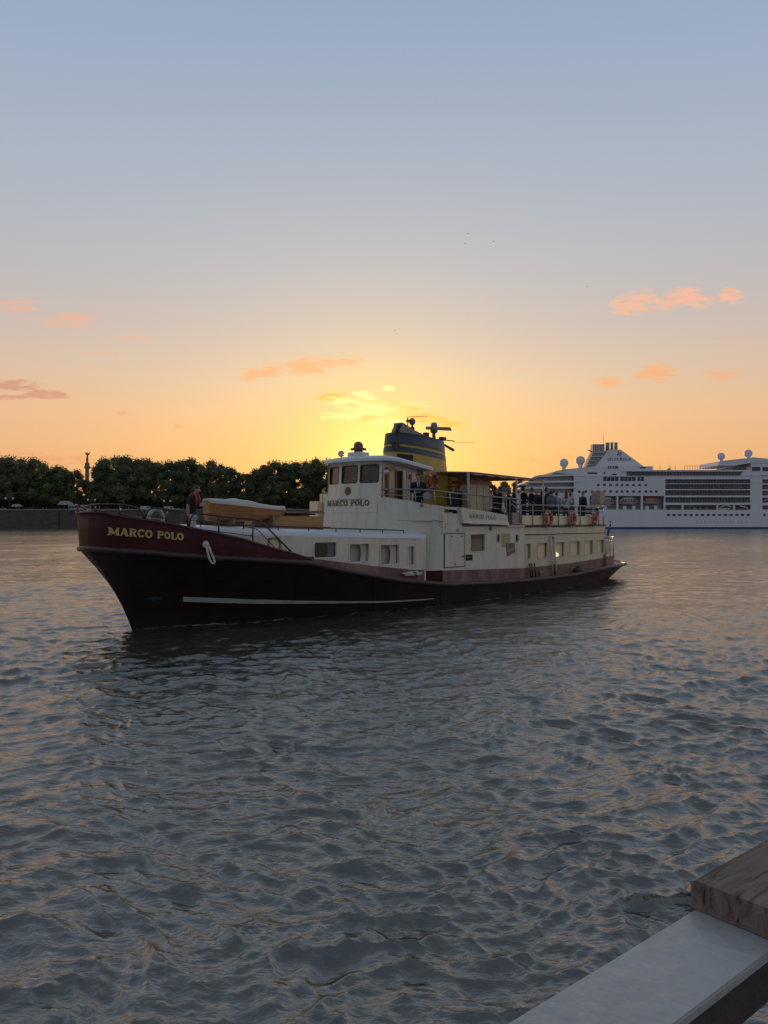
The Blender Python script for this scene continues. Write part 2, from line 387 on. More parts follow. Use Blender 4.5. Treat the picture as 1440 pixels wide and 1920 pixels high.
# glow round the low sun
dp = N('ShaderNodeVectorMath'); dp.operation = 'DOT_PRODUCT'; K(tc.outputs['Generated'], dp.inputs[0]); dp.inputs[1].default_value = SD
ang = mth('ARCCOSINE', mth('MINIMUM', dp.outputs['Value'], .999999))
g1 = mth('EXPONENT', mth('MULTIPLY', mth('POWER', mth('DIVIDE', ang, .045), 1.5), -1))
g2 = mth('EXPONENT', mth('MULTIPLY', mth('POWER', mth('DIVIDE', ang, .088), 1.5), -1))
g3 = mth('EXPONENT', mth('MULTIPLY', mth('DIVIDE', ang, .32), -1))
c_ = mixc(mth('MULTIPLY', g3, .10), base, s2l((255,200,92)))
c_ = mixc(mth('MULTIPLY', g2, .75), c_, s2l((255,218,66)))
c_ = mixc(mth('MULTIPLY', g1, .95), c_, (1.05,.93,.26))
# small sunset clouds, each at its own place in the sky
yy = mth('MAXIMUM', Y_, .05); TX = mth('DIVIDE', X_, yy); TZ = mth('DIVIDE', Z_, yy)
cmb = N('ShaderNodeCombineXYZ'); K(TX, cmb.inputs[0]); K(mth('MULTIPLY', TZ, 4.6), cmb.inputs[1])
ns = N('ShaderNodeTexNoise'); ns.inputs['Scale'].default_value = 42; ns.inputs['Detail'].default_value = 7; ns.inputs['Roughness'].default_value = .55; K(cmb.outputs[0], ns.inputs['Vector'])
nl = N('ShaderNodeTexNoise'); nl.inputs['Scale'].default_value = 120; nl.inputs['Detail'].default_value = 5; K(cmb.outputs[0], nl.inputs['Vector'])
def cloud_mask(lst):
    tot = None
    for (px, py, a, b, s_, sk) in lst:
        cx, cz = (px-720)/FL, (YH-py)/FL; a /= FL; b /= FL
        dx_ = mth('SUBTRACT', TX, cx)
        qx = mth('POWER', mth('ABSOLUTE', mth('DIVIDE', dx_, a)), 2)
        qz = mth('POWER', mth('ABSOLUTE', mth('DIVIDE', mth('SUBTRACT', mth('SUBTRACT', TZ, cz), mth('MULTIPLY', dx_, sk)), b)), 2)
        m_ = mth('MULTIPLY', mth('SUBTRACT', 1, mth('ADD', qx, qz), clamp=True), s_)
        tot = m_ if tot is None else mth('MAXIMUM', tot, m_)
    return tot
def cloud(c_, lst, col, lo=.38, hi=.62, amt=1.0, fine=.25):
    m_ = cloud_mask(lst)
    e = mth('ADD', ns.outputs['Fac'], mth('MULTIPLY', mth('SUBTRACT', nl.outputs['Fac'], .5), fine))
    v = mth('ADD', mth('MULTIPLY', m_, .62), mth('MULTIPLY', mth('MULTIPLY', mth('SUBTRACT', e, .5), 2.0), mth('POWER', m_, .5)))
    mr = N('ShaderNodeMapRange'); mr.interpolation_type = 'SMOOTHSTEP'; K(v, mr.inputs[0]); mr.inputs[1].default_value = lo; mr.inputs[2].default_value = hi
    return mixc(mth('MULTIPLY', mr.outputs[0], amt), c_, col)
c_ = cloud(c_, [(30,575,60,20,.9,0),(135,600,75,20,1,.1),(60,602,60,14,.6,0),(255,634,55,13,.7,-.1),(190,662,50,12,.5,0),(975,693,50,12,.55,0)], s2l((240,176,142)), .16, .70, .75)
c_ = cloud(c_, [(1190,568,62,32,1.15,.15),(1290,558,72,28,1.15,-.05),(1372,555,34,22,1.15,0),(1235,570,60,20,.9,0)], s2l((244,184,150)), .16, .78, .95)
c_ = cloud(c_, [(500,697,70,20,1.05,.15),(580,686,70,22,1.2,.1),(655,678,50,13,.8,.1),(1140,716,40,13,1.0,0),(1232,700,55,22,1.15,.1),(1355,703,62,17,.75,0),(1350,690,40,12,.5,0)], s2l((245,172,116)), .16, .66, .85)
c_ = cloud(c_, [(25,722,70,15,1.1,0),(80,738,62,13,1.2,-.12),(20,745,70,10,.8,0)], s2l((208,146,122)), .2, .66, .85)
c_ = cloud(c_, [(100,860,120,16,.8,-.05),(1000,862,60,9,.7,0),(1060,858,40,8,.6,0),(335,798,25,8,.8,0),(230,775,60,12,.5,-.2)], s2l((226,144,98)), .2, .7, .6)
c_ = cloud(c_, [(625,745,42,13,1.1,0),(745,765,60,14,.8,0),(800,785,60,16,.9,-.1),(690,785,50,10,.7,0),(850,795,40,10,.9,0)], s2l((250,180,62)), .16, .6, .95)
c_ = cloud(c_, [(680,738,26,10,1.1,0),(728,729,20,9,1.15,0),(660,752,80,14,.95,0),(700,768,90,18,1.0,.0),(640,782,60,14,.9,0),(775,758,50,9,.8,0),(720,790,60,12,.8,0)], (1.06,.92,.34), .2, .7, .85)
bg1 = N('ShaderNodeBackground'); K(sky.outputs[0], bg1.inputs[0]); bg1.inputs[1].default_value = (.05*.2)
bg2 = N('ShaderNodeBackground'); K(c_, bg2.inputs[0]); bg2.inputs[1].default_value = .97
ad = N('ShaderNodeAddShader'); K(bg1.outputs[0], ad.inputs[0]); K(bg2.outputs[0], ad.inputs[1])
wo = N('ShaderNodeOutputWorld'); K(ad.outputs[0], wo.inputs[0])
# ------------------------------------------------------------------ river
def make_water():
    # rings and spokes round the quay, fine towards the river view, coarse behind
    ang = np.concatenate([np.linspace(-180, -42, 50, endpoint=False), np.linspace(-42, 42, 840, endpoint=False), np.linspace(42, 180, 50, endpoint=False)])
    ang = np.radians(ang); rad = [1.2]
    while rad[-1] < 9000:
        r = rad[-1]; k = .0042 if r < 500 else .03
        rad.append(r*(1+k))
    rad = np.array(rad); nr, na = len(rad), len(ang)
    RR, AA = np.meshgrid(rad, ang, indexing='ij')
    X = RR*np.sin(AA); Y = RR*np.cos(AA)
    sp = np.maximum(RR*.0042, RR*math.radians(.1)); sp = np.where(np.abs(AA) > R(43), RR*.05, sp); sp = np.where(RR > 500, RR*.03, sp)
    Z = np.zeros_like(X); OX = np.zeros_like(X); OY = np.zeros_like(X); lost = np.zeros_like(X)
    rng = np.random.RandomState(3)
    n = 110
    lam = np.exp(np.linspace(math.log(.085), math.log(6.0), n))*(1+.06*rng.randn(n))
    # patches of calmer and rougher water
    patch = .8+.28*np.sin(X*.11+Y*.05+1)*np.sin(Y*.07-X*.03)+.18*np.sin(X*.31-Y*.22+2)
    patch = np.clip(patch, .35, 1.3)
    U_ = (X-BX)*DX+(Y-BY)*DY; V_ = (X-BX)*NX+(Y-BY)*NY
    wake = (1/(1+np.exp(-np.clip((U_-30.5)/.8,-40,40))))*np.exp(-(np.abs(V_)/(1.6+.16*np.maximum(U_-31, 0)))**4)*np.exp(-np.maximum(U_-31, 0)/60)
    patch = patch*(1-.72*wake)*(.70+.42*np.exp(-(RR/70)**1.2))
    UW = np.array([0,1,2.5,5,8,11,14,22,25.5,28,29.5,30.3,30.6]); VW = np.array([0,.42,1.0,1.85,2.6,3.0,3.1,3.05,2.7,2.1,1.4,.7,0])
    hv = np.interp(U_, UW, VW); dd = np.abs(V_)-hv
    foam = np.where((U_ > -.3) & (U_ < 31.2), np.exp(-(np.clip(dd, 0, 9)/.22)**2), 0)*(dd > -.3)
    foam += .55*np.exp(-((U_-31.6)/.9)**2)*np.exp(-(V_/1.5)**2)+.5*np.exp(-((np.abs(V_)-(.35+.33*U_))/.16)**2)*((U_ > 0) & (U_ < 9))*np.exp(-np.clip(U_, 0, 9)/3.5)
    WX = X+.30*np.sin(Y*.9+.7*np.sin(X*.5)+.4)+.13*np.sin(Y*2.3-X*1.1+2)+.05*np.sin(5.1*Y+3.3*X); WY = Y+.30*np.sin(X*.8+.6*np.sin(Y*.6)+1.7)+.13*np.sin(X*2.6+Y*.9)+.05*np.sin(5.7*X-2.9*Y+1)
    for i in range(n):
        l = lam[i]; k = 2*math.pi/l
        d = R(8)+rng.randn()*R(19) if rng.rand() < .78 else R(-44)+rng.randn()*R(15)   # direction measured from -Y
        kx, ky = k*math.sin(d), -k*math.cos(d)
        slope = .046*(.13 if l > 3 else (.24 if l > 1.6 else (.38 if l > .8 else (.82 if l > .4 else (1.2 if l > .16 else .9)))))*(.7+.6*rng.rand())
        a = slope/k; ph = rng.rand()*6.28
        q = 6.28*rng.rand()
        mod = patch*(1+.75*np.sin(X*k*.11*math.cos(q)+Y*k*.11*math.sin(q)+q*3))
        wgt = np.clip((l/sp-1.7)/1.8, 0, 1)*mod
        arg = kx*WX+ky*WY+ph+.7*np.sin(ky*.23*X-kx*.23*Y+q)
        c, s = np.cos(arg), np.sin(arg)
        Z += wgt*a*c; OX -= wgt*a*1.0*(kx/k)*s; OY -= wgt*a*1.0*(ky/k)*s
        lost += (slope**2)/2*(1-np.clip((l/sp-1.7)/1.8, 0, 1)**2)
    co_ = np.stack([X+OX, Y+OY, Z], -1).reshape(-1, 3)
    i = np.arange(nr-1)[:, None]; j = np.arange(na)[None, :]; j2 = (j+1) % na
    f = np.stack([i*na+j, (i+1)*na+j, (i+1)*na+j2, i*na+j2], -1).reshape(-1, 4)
    f = f[:, ::-1]
    me = bpy.data.meshes.new('river_water')
    me.vertices.add(len(co_)); me.vertices.foreach_set('co', co_.ravel())
    me.loops.add(f.size); me.loops.foreach_set('vertex_index', f.ravel().astype(np.int32))
    me.polygons.add(len(f)); me.polygons.foreach_set('loop_start', np.arange(0, f.size, 4, dtype=np.int32))
    me.polygons.foreach_set('loop_total', np.full(len(f), 4, np.int32)); me.polygons.foreach_set('use_smooth', np.ones(len(f), bool))
    at = me.attributes.new('fine_slope', 'FLOAT', 'POINT'); at.data.foreach_set('value', (np.sqrt(lost)*np.clip(patch, .2, 1.2)).ravel().astype(np.float32))
    at2 = me.attributes.new('foam', 'FLOAT', 'POINT'); at2.data.foreach_set('value', np.clip(foam, 0, 1).ravel().astype(np.float32))
    me.update(calc_edges=True)
    o = bpy.data.objects.new('river_water', me); COL.objects.link(o)
    m, nt, b = new_mat('river_water'); N = nt.nodes.new; K = nt.links.new
    b.inputs['Base Color'].default_value = (.046,.044,.028,1); b.inputs['IOR'].default_value = 2.3
    a_ = N('ShaderNodeAttribute'); a_.attribute_name = 'fine_slope'
    m1 = N('ShaderNodeMath'); m1.operation = 'MULTIPLY'; m1.inputs[1].default_value = .10; K(a_.outputs['Fac'], m1.inputs[0])
    m2 = N('ShaderNodeMath'); m2.operation = 'SQRT'; K(m1.outputs[0], m2.inputs[0])
    m3 = N('ShaderNodeMath'); m3.operation = 'MAXIMUM'; m3.inputs[1].default_value = .025; K(m2.outputs[0], m3.inputs[0]); K(m3.outputs[0], b.inputs['Roughness'])
    tc = N('ShaderNodeTexCoord'); mp = N('ShaderNodeMapping'); mp.inputs['Scale'].default_value = (1, 1.7, 1); mp.inputs['Rotation'].default_value = (0,0,.35)
    K(tc.outputs['Object'], mp.inputs['Vector'])
    n1 = N('ShaderNodeTexNoise'); n1.inputs['Scale'].default_value = 13; n1.inputs['Detail'].default_value = 5; n1.inputs['Roughness'].default_value = .5; n1.inputs['Distortion'].default_value = .6; K(mp.outputs[0], n1.inputs['Vector'])
    bp = N('ShaderNodeBump'); bp.inputs['Strength'].default_value = .5; bp.inputs['Distance'].default_value = .02; K(n1.outputs['Fac'], bp.inputs['Height'])
    mp2 = N('ShaderNodeMapping'); mp2.inputs['Scale'].default_value = (1, 2.4, 1); mp2.inputs['Rotation'].default_value = (0,0,.22); K(tc.outputs['Object'], mp2.inputs['Vector'])
    n2 = N('ShaderNodeTexNoise'); n2.inputs['Scale'].default_value = 1.5; n2.inputs['Detail'].default_value = 4; n2.inputs['Roughness'].default_value = .55; n2.inputs['Distortion'].default_value = .5; K(mp2.outputs[0], n2.inputs['Vector'])
    bp2 = N('ShaderNodeBump'); bp2.inputs['Strength'].default_value = .12; bp2.inputs['Distance'].default_value = .16; K(n2.outputs['Fac'], bp2.inputs['Height']); K(bp.outputs[0], bp2.inputs['Normal'])
    n3 = N('ShaderNodeTexNoise'); n3.inputs['Scale'].default_value = .32; n3.inputs['Detail'].default_value = 5; n3.inputs['Roughness'].default_value = .6; K(mp2.outputs[0], n3.inputs['Vector'])
    bp3 = N('ShaderNodeBump'); bp3.inputs['Strength'].default_value = .35; bp3.inputs['Distance'].default_value = .35; K(n3.outputs['Fac'], bp3.inputs['Height']); K(bp2.outputs[0], bp3.inputs['Normal']); K(bp3.outputs[0], b.inputs['Normal'])
    a2 = N('ShaderNodeAttribute'); a2.attribute_name = 'foam'
    nf = N('ShaderNodeTexNoise'); nf.inputs['Scale'].default_value = 2.6; nf.inputs['Detail'].default_value = 8; nf.inputs['Roughness'].default_value = .75; K(tc.outputs['Object'], nf.inputs['Vector'])
    ad_ = N('ShaderNodeMath'); ad_.operation = 'MULTIPLY_ADD'; K(a2.outputs['Fac'], ad_.inputs[0]); ad_.inputs[1].default_value = .32; K(nf.outputs['Fac'], ad_.inputs[2])
    mr = N('ShaderNodeMapRange'); mr.inputs[1].default_value = .72; mr.inputs[2].default_value = .88; K(ad_.outputs[0], mr.inputs[0])
    mf = N('ShaderNodeMix'); mf.data_type = 'RGBA'; K(mr.outputs[0], mf.inputs['Factor']); ca = [x for x in mf.inputs if x.type == 'RGBA']; ca[0].default_value = (.046,.044,.028,1); ca[1].default_value = (.42,.42,.39,1)
    K([x for x in mf.outputs if x.type == 'RGBA'][0], b.inputs['Base Color'])
    me.materials.append(m)
    tag(o, kind='structure')
make_water()
# ------------------------------------------------------------------ the passenger boat
boat = empty('passenger_boat', (BX, BY, 0), math.pi/2-TH, 'old cream passenger boat with maroon and black hull and yellow striped funnel', 'boat')
ws = smooth_tab([(-1.42,0),(-1.34,.45),(-1.15,1.0),(-.6,1.52),(.3,2.02),(1.5,2.45),(3,2.82),(5,3.08),(8,3.25),(12,3.3),(22,3.25),(26,3.1),(28.5,2.75),(30.3,2.1),(31.4,1.35),(32.0,.6),(32.15,0)])
ww = smooth_tab([(0,0),(1,.42),(2.5,1.0),(5,1.85),(8,2.6),(11,3.0),(14,3.1),(22,3.05),(25.5,2.7),(28,2.1),(29.5,1.4),(30.3,.7),(30.6,0)])
PXS = [(150,1026),(165,1028),(200,1031),(290,1037),(330,1041),(440,1048),(560,1054),(590,1058),(640,1069),(700,1081),(780,1092),(840,1096),(900,1094),(985,1088),(1060,1080),(1127,1066),(1160,1060),(1176,1055)]
def zsraw():
    t = []
    for px, py in PXS:
        u, v, z = SV(px, py, ws, -1.6, 31.2); t.append((u, z))
    t2 = [t[0]]
    for q in t[1:]:
        if q[0] > t2[-1][0]+.12: t2.append(q)
    return t2
zt = zsraw(); zs = smooth_tab(zt+[(32.3, zt[-1][1]+.05)])
PXB = [(165,958),(190,960),(212,967),(260,974),(330,985),(380,996),(440,1008),(500,1026),(560,1042),(583,1050)]
vb = lambda u: max(0.0, ws(u+.12 if u < 0 else u)-.07*min(1, max(0, (u+1.5)/1.5)))
tb = []
for px, py in PXB:
    u, v, z = SV(px, py, vb, -1.6, 6)
    if not tb or u > tb[-1][0]+.1: tb.append((u, z))
zb_ = smooth_tab(tb); UB1 = tb[-1][0]
# hull shell: keel line, waterline, mid line, strake; both sides in one surface
ts = [0, .003, .008, .016, .03, .05, .08, .12, .17, .23, .3, .38, .46, .54, .62, .7, .77, .83, .88, .92, .95, .97, .985, .995, 1]
def hullpt(t, w, side):       # w: -1 keel .. 0 waterline .. 1 strake
    us = -1.42+t*(32.15+1.42); uw = t*30.6
    if w >= 0:
        u = us*w+uw*(1-w); zsx = zs(us)
        v = ww(uw)*(1-w**1.25)+ws(us)*w**1.25; z = zsx*w
        if t < .3: u -= .35*math.sin(math.pi*w)*(1-t/.3)*-.35
    else:
        u = uw+(-w)*(.9*(1-t)-.6*t); v = ww(uw)*(1+w*.35); z = 1.0*w
    return L(u, side*v, z)
mb = MB(); rows = []
for t in ts:
    rows.append([hullpt(t, w_, 1) for w_ in (1,.9,.75,.6,.45,.3,.15,0,-.5,-1)]+[hullpt(t, w_, -1) for w_ in (-1,-.5,0,.15,.3,.45,.6,.75,.9,1)])
mb.loft(rows); mb.build('hull', M['hull'], boat)
for wl in (.36, .70):
    mb = MB(); mb.tube([hullpt(t, wl, 1)+Vector((0,-.002,0)) for t in np.linspace(.02, .97, 60)], .009, 5); mb.build('plate_seam', M['hull'], boat)
for t in (.07,.16,.26,.37,.49,.61,.73,.85):
    mb = MB(); mb.tube([hullpt(t, w_, 1)+Vector((0,-.002,0)) for w_ in np.linspace(0, .97, 10)], .008, 5); mb.build('plate_seam', M['hull'], boat)
def hull_surf(px, py):        # point on near side of the hull -> (t, w)
    lo = None; best = (1e9, 0, 0)
    for i in range(0, 400):
        t = i/400*.9
        for w_ in [k/30 for k in range(0, 31)]:
            p = hullpt(t, w_, 1); u, v, z = p.x, -p.y, p.z
            X = BX+u*DX+v*NX; Y = BY+u*DY+v*NY
            d = (720+FL*X/Y-px)**2+(YH-FL*(z-H)/Y-py)**2
            if d < best[0]: best = (d, t, w_)
    st = [.00225, .034]
    for _ in range(7):
        t0, w0 = best[1], best[2]
        for i in (-1,-.5,0,.5,1):
            for j in (-1,-.5,0,.5,1):
                t, w_ = max(0, t0+i*st[0]), min(1, max(0, w0+j*st[1])); p = hullpt(t, w_, 1); u, v, z = p.x, -p.y, p.z
                X = BX+u*DX+v*NX; Y = BY+u*DY+v*NY
                d = (720+FL*X/Y-px)**2+(YH-FL*(z-H)/Y-py)**2
                if d < best[0]: best = (d, t, w_)
        st = [st[0]*.55, st[1]*.55]
    return best[1], best[2]
# rubbing strake: half-round moulding, all the way round
us_ = [-1.42+(33.57)*t for t in ts]
near = [L(u, ws(u)+.04, zs(u)) for u in us_]; far = [L(u, -ws(u)-.05, zs(u)) for u in us_]
loop = [p+Vector((-.03 if i == 0 else 0, 0, 0)) for i, p in enumerate(near)]+[p+Vector((.06,0,0)) for p in reversed(far[1:-1])]
mb = MB(); mb.tube(loop, .085, 8, closed=True); mb.build('rubbing_strake', M['strake'], boat)
# main deck
mb = MB(); mb.loft([[L(u, ws(u)-.02, zs(u)+.015), L(u, 0, zs(u)+.06), L(u, -ws(u)+.02, zs(u)+.015)] for u in us_]); mb.build('deck', M['band'], boat)
# bow bulwark, two skins and a cap
mb = MB(); cap = MB()
ub = [-1.40,-1.34,-1.24,-1.05,-.8,-.4,.1,.7,1.4,2.1,2.8,3.4,3.9,UB1]
for s_ in (1, -1):
    rows = []
    for u in ub:
        zt_ = max(zb_(u), zs(u)+.02); vt = vb(u); vbm = max(0, ws(u)-.03)
        if u == -1.40: vt = 0; vbm = 0
        rows.append([L(u, s_*vbm, zs(u)), L(u+.03, s_*(vbm*.5+vt*.5), (zs(u)+zt_)/2), L(u+.06, s_*vt, zt_), L(u+.12, s_*max(0, vt-.06), zt_), L(u+.1, s_*max(0, vbm-.08), zs(u))])
    mb.loft(rows)
mb.build('bulwark', M['maroon'], boat)
pts = [L(u+.06, vb(u)*(0 if u == -1.40 else 1)-.02, max(zb_(u), zs(u)+.02)+.01) for u in ub]
pts2 = [L(u+.06, -(vb(u)*(0 if u == -1.40 else 1)-.02), max(zb_(u), zs(u)+.02)+.01) for u in ub]
cap.tube(list(reversed(pts))+pts2[1:], .04, 6); cap.build('bulwark_cap', M['railm'], boat)
# name on the bow
vm_ = lambda u, z: ws(u)-.03+(vb(u)-ws(u)+.03)*min(1, max(0, (z-zs(u))/max(.1, zb_(u)-zs(u))))
def tabz(pts, vf):
    o = []
    for px, py in pts:
        u, v, z = SV(px, py, vf, -1.6, 33); o.append((u, z))
    return lerp_tab(o), o[0][0], o[-1][0]
lo_, a0, a1 = tabz([(206,1003),(245,1006),(290,1009),(343,1013)], vb); hi_, _, _ = tabz([(206,989),(245,991),(290,995),(343,1000)], vb)
words('name_lettering', M['gold'], boat, 'MARCO POLO', lambda a, b, d: L(a, vm_(a, b)+d+.012, b), a0, a1, lo_, hi_, .012, 1.25)
# pale stripe and worn teal patch low on the bow
mb = MB(); up = []; dn = []
sy0 = lerp_tab([(342,1119),(400,1121),(480,1124),(560,1126),(640,1127),(720,1127),(800,1123),(813,1122)]); sy1 = lerp_tab([(342,1128),(400,1130),(480,1132),(560,1132),(640,1131),(720,1130),(800,1125),(813,1123)])
for px in np.linspace(342, 813, 22):
    t, w_ = hull_surf(px, sy0(px)); p = hullpt(t, w_, 1); up.append(p+Vector((0, -.03, .0)))
    dn.append(p+Vector((0, -.035+.0*t, -(sy1(px)-sy0(px))/FL*(BM@p).y)))
mb.loft([up, dn]); mb.build('hull_stripe', M['stripe'], boat)
mb = MB()
ctr = None
cpts = []
for k in range(14):
    a = 2*math.pi*k/14; rr = (.9, .5, .62, .35, .8, .42, .55, 1.0, .6, .7, .3, .75, .45, .6)[k]
    t, w_ = hull_surf(290+19*math.cos(a)*rr, 1122+8*math.sin(a)*rr); cpts.append(hullpt(t, w_, 1)+Vector((0, -.012, 0)))
t, w_ = hull_surf(292, 1122); c0 = hullpt(t, w_, 1)+Vector((0, -.012, 0))
mb.add([c0]+cpts, [(0, i+1, (i+1) % 14+1) for i in range(14)]); mb.build('anchor_scrape', M['teal'], boat)
# fore cabin
vc = smooth_tab([(.9,.95),(1.1,1.3),(1.6,1.75),(2.6,2.2),(4,2.52),(6,2.75),(10.6,2.86)])
VI = lambda d: (lambda u: vc(u)-d)
lw, _, _ = tabz([(365,1000),(478,1004),(600,1007),(750,1010),(780,1011)], vc)
zw = lambda u: lw(max(u, 1.0))
def fcw(a, b, d): return L(a, vc(a)-d, b)
wins = []
for x0, y0, x1, y1 in ((588,1016,631,1046),(654.5,1019,692.5,1054),(712.5,1020.5,748,1058),(764.5,1023.5,777,1060)):
    u0, _, z0 = SV(x0, y1, vc); u1, _, z1 = SV(x1, y0, vc); zc0 = SV((x0+x1)/2, y0, vc)[2]; zc1 = SV((x0+x1)/2, y1, vc)[2]
    wins.append((u0, u1, zc1, zc0))
zbase = lambda u: zs(u)
def fcw2(a, b, d):        # b in real z, clipped to deck and roof line
    return L(a, vc(a)-d, min(max(b, zs(a)), zw(a)))
oval = SV(516, 1024, vc)
ow = .24
H4 = wins+[(oval[0]-.24, oval[0]+.18, oval[2]-.26, oval[2]+.26)]
mb = MB(); holed(fcw2, .9, 10.6, .8, 3.2, H4, .10, mb, .5)
mb.loft([[L(u, -vc(u), zw(u)), L(u, -vc(u), zs(u))] for u in (.9,1.1,1.6,2.6,4,6,8,10.6)])
mb.add([L(.9, .95, 2.2), L(.9, -.95, 2.2), L(.9, -.95, zw(.9)), L(.9, .95, zw(.9))], [(0,1,2,3)])
fc = mb.build('fore_cabin', M['white'], boat, recalc=False)
mb = MB(); rows = []
for u in (.9,1.0,1.3,1.8,2.6,4,6,8,10.6):
    z = zw(u); v = vc(u); r = []
    for s_ in (1, -1):
        q = [(v+.012, z), (v+.008, z+.09), (v-.07, z+.17), (v-.2, z+.205), (v*.5, z+.26), (0, z+.29)]
        if u < 1: q = [(a, z+(b-z)*.3) for a, b in q]
        r += [L(u, s_*a, b) for a, b in (q if s_ == 1 else reversed(q[:-1]))]
    rows.append(r)
mb.loft(rows); mb.build('cabin_roof', M['roofwhite'], boat, recalc=False)
zr = lambda u, v=0: zw(u)+.29-.085*min(1, abs(v)/vc(max(u, 1.0)))
def window(parent, fn, h, pane_m, frame_m, w=.035, r=.07, glass_d=.05, curtains=None, name='window', back=None, backd=.30, inner=.02, frame_d=-.018):
    u0, u1, z0, z1 = h
    f = MB(); rring(f, fn, u0, u1, z0, z1, w, r, frame_d, .05, inner); fr = f.build(name, frame_m, parent)
    g = MB(); g.add([fn(u0-.01, z0-.01, glass_d), fn(u1+.01, z0-.01, glass_d), fn(u1+.01, z1+.01, glass_d), fn(u0-.01, z1+.01, glass_d)], [(0,1,2,3)]); g.build('pane', pane_m, fr)
    if back is not None:
        g = MB(); g.box(0,1,0,1,0,1, lambda p: fn(u0-.05+(u1-u0+.1)*p.x, z0-.05+(z1-z0+.1)*p.z, backd+.02*p.y)); g.build('blind' if back is M['blind'] or back is M['warm_cream'] else 'interior_panel', back, fr)
    if curtains:
        for k, (c0, c1, taper) in enumerate(curtains):
            g = MB(); n = 12; rows = []
            for zi in range(7):
                tz = zi/6; row = []
                for i in range(n+1):
                    x = i/n; wd = 1-taper*math.sin(math.pi*min(1, (1-tz)*.9))*.5
                    cc = (c0+(c1-c0)*x*wd) if c0 < .5 else (c1-(c1-c0)*(1-x)*wd)
                    row.append(fn(u0+(u1-u0)*cc, z0-.02+(z1-z0+.04)*tz, .13+.025*math.sin(x*26+k)))
                rows.append(row)
            g.loft(rows); g.build('curtain', M['curtain'], fr)
    return fr
window(boat, fcw, wins[0], M['glassd'], M['white'], curtains=[(-.02,.13,.3),(.66,1.02,.5)], back=M['black'], backd=.22)
window(boat, fcw, wins[1], M['glass'], M['white'], curtains=[(-.02,.13,.4),(.62,1.02,.6)], back=M['blind'])
window(boat, fcw, wins[2], M['glass'], M['white'], curtains=[(-.02,.08,.4),(.60,1.02,.5)], back=M['blind'])
window(boat, fcw, wins[3], M['glass'], M['white'], r=.05, curtains=[(-.02,1.02,.1)], back=M['blind'])
h = H4[4]
f = MB(); rring(f, fcw, h[0], h[1], h[2], h[3], .03, .19, -.02, .04, .01); fo = f.build('porthole', M['brass'], boat)
g = MB(); g.box(0,1,0,1,0,1, lambda p: fcw(h[0]+.10+(h[1]-h[0]-.1)*p.x, h[2]+(h[3]-h[2])*p.z, .05+.01*p.y)); g.build('pane', M['warm_cream'], fo)  # cream pane colour stands for the golden sky showing through
g = MB(); g.box(0,1,0,1,0,1, lambda p: fcw(h[0]-.03+.13*p.x, h[2]+(h[3]-h[2])*p.z, .055+.01*p.y)); g.build('pane', M['brass'], fo)
# maroon foot of the cabin
def bandtab(pts, vf): return tabz(pts, vf)[0]
bt = bandtab([(585,1047),(640,1054),(700,1061),(781,1069)], vc)
mb = MB(); mb.loft([[L(u, vc(u)+.006, zs(u)), L(u, vc(u)+.006, bt(u)), L(u, vc(u)-.02, bt(u)+.002)] for u in np.linspace(4.4, 10.5, 16)], smooth=False); mb.build('cabin_foot', M['band'], boat, recalc=False)
# grab rail along the roof edge
u0 = 1.4; pts = [L(u, vc(u)-.12, zr(u, vc(u))+.10) for u in np.linspace(u0, 9.45, 24)]
mb = MB(); mb.tube(pts, .022, 6)
for u in np.linspace(u0, 9.45, 8): mb.tube([L(u, vc(u)-.12, zr(u)-.1), L(u, vc(u)-.12, zr(u, vc(u))+.1)], .018, 6)
mb.build('grab_rail', M['dark'], boat)
# fore hatch and white pipe hoop on the foredeck
mb = MB(); u, z = S(330, 985, .0); mb.bb(u-.55, u+.7, -.6, .5, 2.3, z-.06); mb.build('hatch_coaming', M['white'], boat, bevel=.03)
mb = MB(); mb.bb(u-.6, u+.75, -.65, .55, z-.06, z+.02); mb.build('hatch_lid', mat('hatch_blue', (.30,.38,.50), .4, .1, 3), boat, bevel=.025)
u, z = S(293, 955, .1); ub_ = S(279, 975, .1)[0]; uc_ = S(306, 975, .1)[0]
mb = MB(); mb.tube([L(ub_, .1, 2.35), L(ub_, .1, z-.28)]+[L((ub_+uc_)/2-(uc_-ub_)/2*math.cos(math.pi*k/8), .1, z-.28+.28*math.sin(math.pi*k/8)) for k in range(9)]+[L(uc_, .1, z-.28), L(uc_, .1, 2.35)], .055, 9); mb.build('pipe_hoop', M['railw'], boat)
# bow rails, near side then mirrored
vr = lambda u: vb(u)-.06
def railpath(pp, vf=vr): return [Vector(SV(x, y, vf, -1.55, 33)) for x, y in pp]
def mir(pts, s_): return [L(p.x, p.y*s_, p.z) for p in pts]
near_rail = [[(166,947),(185,945.5),(205,945),(235,947),(255,951),(263,956),(268,964),(269,975)],
             [(270,976),(274,962),(280,955),(290,952.5),(320,956),(340,959),(348,962),(352,970),(352,988)],
             [(354,990),(357,973),(363,964),(372,962.5),(420,969),(478,973.5),(487,977),(500,988),(554,1043)]]
mids = [[(172,958.5),(200,958),(262,971)], [(272,966),(352,977)], [(356,975),(420,982),(474,990),(484,994),(521,1033)], [(360,990),(420,998),(473,1005)]]
for s_ in (1, -1):
    for rp in near_rail:
        mb = MB(); mb.tube(mir(railpath(rp), s_), .028, 7); mb.build('bow_rail', M['railm'], boat)
for s_ in (1, -1):
    mb = MB()
    for rp in mids: mb.tube(mir(railpath(rp), s_), .014, 6)
    for x, y0, y1 in ((178,946,960),(225,946.5,968),(312,955,983),(410,967.5,1003),(474,973.5,1022)):
        mb.tube(mir(railpath([(x, y0), (x, y1)]), s_), .024 if x > 400 else .018, 6)
    mb.build('bow_mid_rails', M['railm'], boat)
